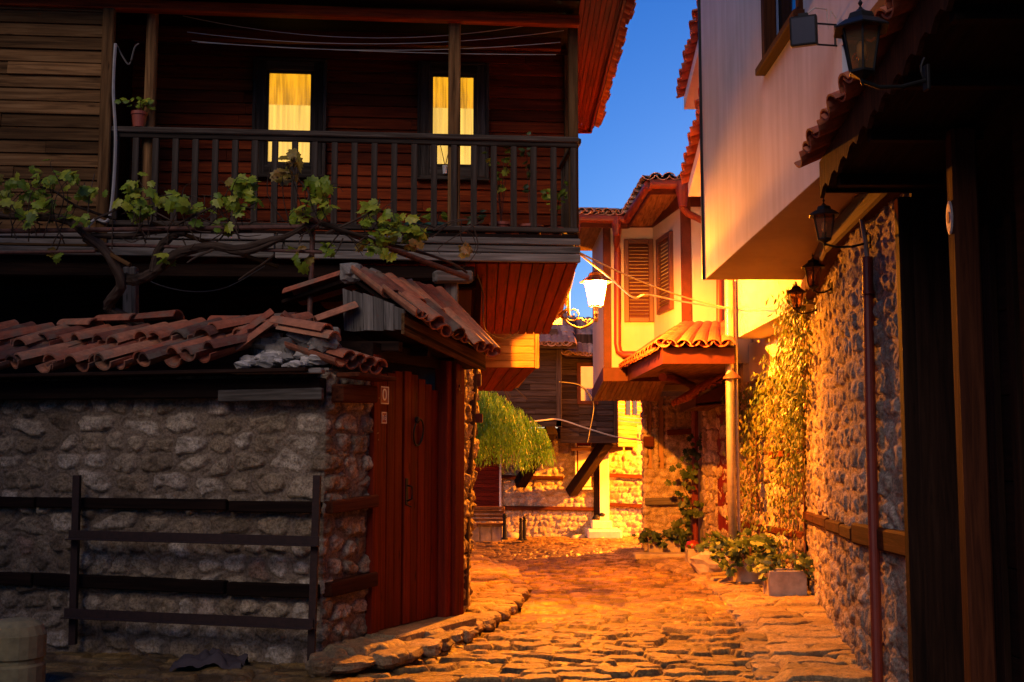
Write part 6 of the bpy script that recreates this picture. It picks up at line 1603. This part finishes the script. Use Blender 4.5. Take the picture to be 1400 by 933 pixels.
# ------------------------------------------------------------------ planters and the things on the right pavement
def trough(label, c, hx, hy, h, mat, foliage, seed, rot=0.1, n=60, spread=.3, up_h=.25, leaf=.10):
    c = Vector(c); t = thing('planter', label, 'planter', c, 'planters along the right hand pavement'); d = Vector((math.cos(rot), math.sin(rot), 0)); e = Vector((-d.y, d.x, 0)); w_ = .035
    mb = MB(); zc_ = c + UP * h / 2
    for s in (-1, 1):
        mb.box(zc_ + e * s * (hy - w_ / 2), d * hx, e * w_ / 2, UP * h / 2, .008); mb.box(zc_ + d * s * (hx - w_ / 2), d * w_ / 2, e * (hy - w_ - .001), UP * h / 2, .008)
    mb.build('trough', M[mat], t)
    mb = MB(); mb.box(c + UP * (h * .45), d * (hx - w_ - .002), e * (hy - w_ - .002), UP * h * .43, .01); mb.build('soil', M['soil'], t)
    lf, st = MB(), MB(); rd = random.Random(seed)
    for i in range(n):
        a, b = rd.uniform(-1, 1), rd.uniform(-1, 1)
        base = c + d * a * hx * .8 + e * b * hy * .7 + UP * h * .9; out = (d * a + e * b).normalized()
        top = base + out * spread * rd.uniform(.1, 1) + UP * up_h * (rd.random() ** .7) - UP * (.12 * rd.random() * (rd.random() < .4))
        if i % 3 == 0: st.tube([base, base.lerp(top, .6) + UP * .04, top], .004, 4)
        for k in range(2):
            leaf_fan(lf, top + rdir(rd) * .05, Vector((rd.uniform(-.5, .5), -.5 + rd.uniform(-.5, .5), rd.uniform(.3, 1))), out + Vector((0, 0, rd.uniform(-.7, .3))), leaf * rd.uniform(.7, 1.3), 5, rd.random(), .2)
    if foliage: st.build('stems', M['stem'], t); lf.build('leaves', M[foliage], t)
    return t
def GP(px, py, Y): p = P(px, py, Y); p.z = gzf(Y) + .09; return p
trough('long stained concrete trough planter nearest the camera against the right wall', GP(1073, 800, 13.55), .215, .15, .30, 'concrete', 'potleaf', 2, .06, 40, .22, .16, .085)
trough('smaller stone planter with a big spreading dark leaved plant, between trough and boulder', GP(1019, 780, 15.3), .17, .15, .26, 'concrete', 'potleaf', 3, .1, 110, .42, .34, .11)
trough('square brown planter beneath the red down pipe', GP(958, 770, 18.6), .22, .16, .24, 'concrete', 'potleaf', 4, .0, 14, .15, .2, .07)
trough('farthest planter with low foliage on a stone step before the corner house', GP(908, 765, 20.3), .27, .15, .28, 'concrete', 'potleaf', 5, -.05, 70, .26, .16, .10)
mb = MB(); bq = GP(971, 778, 16.9); lump(mb, bq + UP * .13, .27, .18, .19, 17, 18, .35); single('boulder', mb, M['boulder'], 'pale rough boulder lying on the kerb beside the planters', 'boulder', bq, smooth=False)
mb = MB(); sq = GP(903, 768, 19.9); mb.box(sq + UP * .03, (.45, 0, 0), (0, .22, 0), (0, 0, .05), .03); single('stone_step', mb, M['concrete'], 'low stone slab step under the farthest planter', 'step', sq)
rb = GP(947, 745, 18.75); rb.z += .26; mb = MB(); mb.lathe([(.0, -.1), (.09, -.07), (.12, 0), (.09, .07), (.0, .1)], rb, 16); single('red_ball', mb, M['plate_red'], 'round red object resting on the square brown planter', 'ball', rb - UP * .1, smooth=True)
cp = thing('climbing_plant', 'thin young climber with broad dark leaves trained up the red down pipe', 'creeper', GP(935, 745, 20.4))
lf, st = MB(), MB(); rd = random.Random(31)
pth = smooth_path([P(925, 745, 20.4), P(930, 715, 20.4), P(945, 690, 20.4), P(935, 665, 20.4), P(948, 640, 20.4), P(952, 610, 20.4), P(958, 590, 20.45)]); st.tube(pth, .010, 5, .005)
pth2 = smooth_path([P(960, 745, 20.3), P(975, 700, 20.0), P(985, 675, 19.8), P(988, 668, 19.8)]); st.tube(pth2, .008, 5, .004)
for i in range(120):
    q = rd.choice(pth + pth[:12] + pth2[-6:]) + Vector((rd.gauss(0, .11), rd.uniform(-.15, .05), rd.gauss(0, .09)))
    leaf_fan(lf, q, Vector((rd.uniform(-.5, .5), -1, rd.uniform(-.1, .9))), Vector((rd.uniform(-1, 1), 0, -.8)), rd.uniform(.08, .14), 5, rd.random(), .2)
st.build('stems', M['stem'], cp); lf.build('leaves', M['potleaf'], cp)
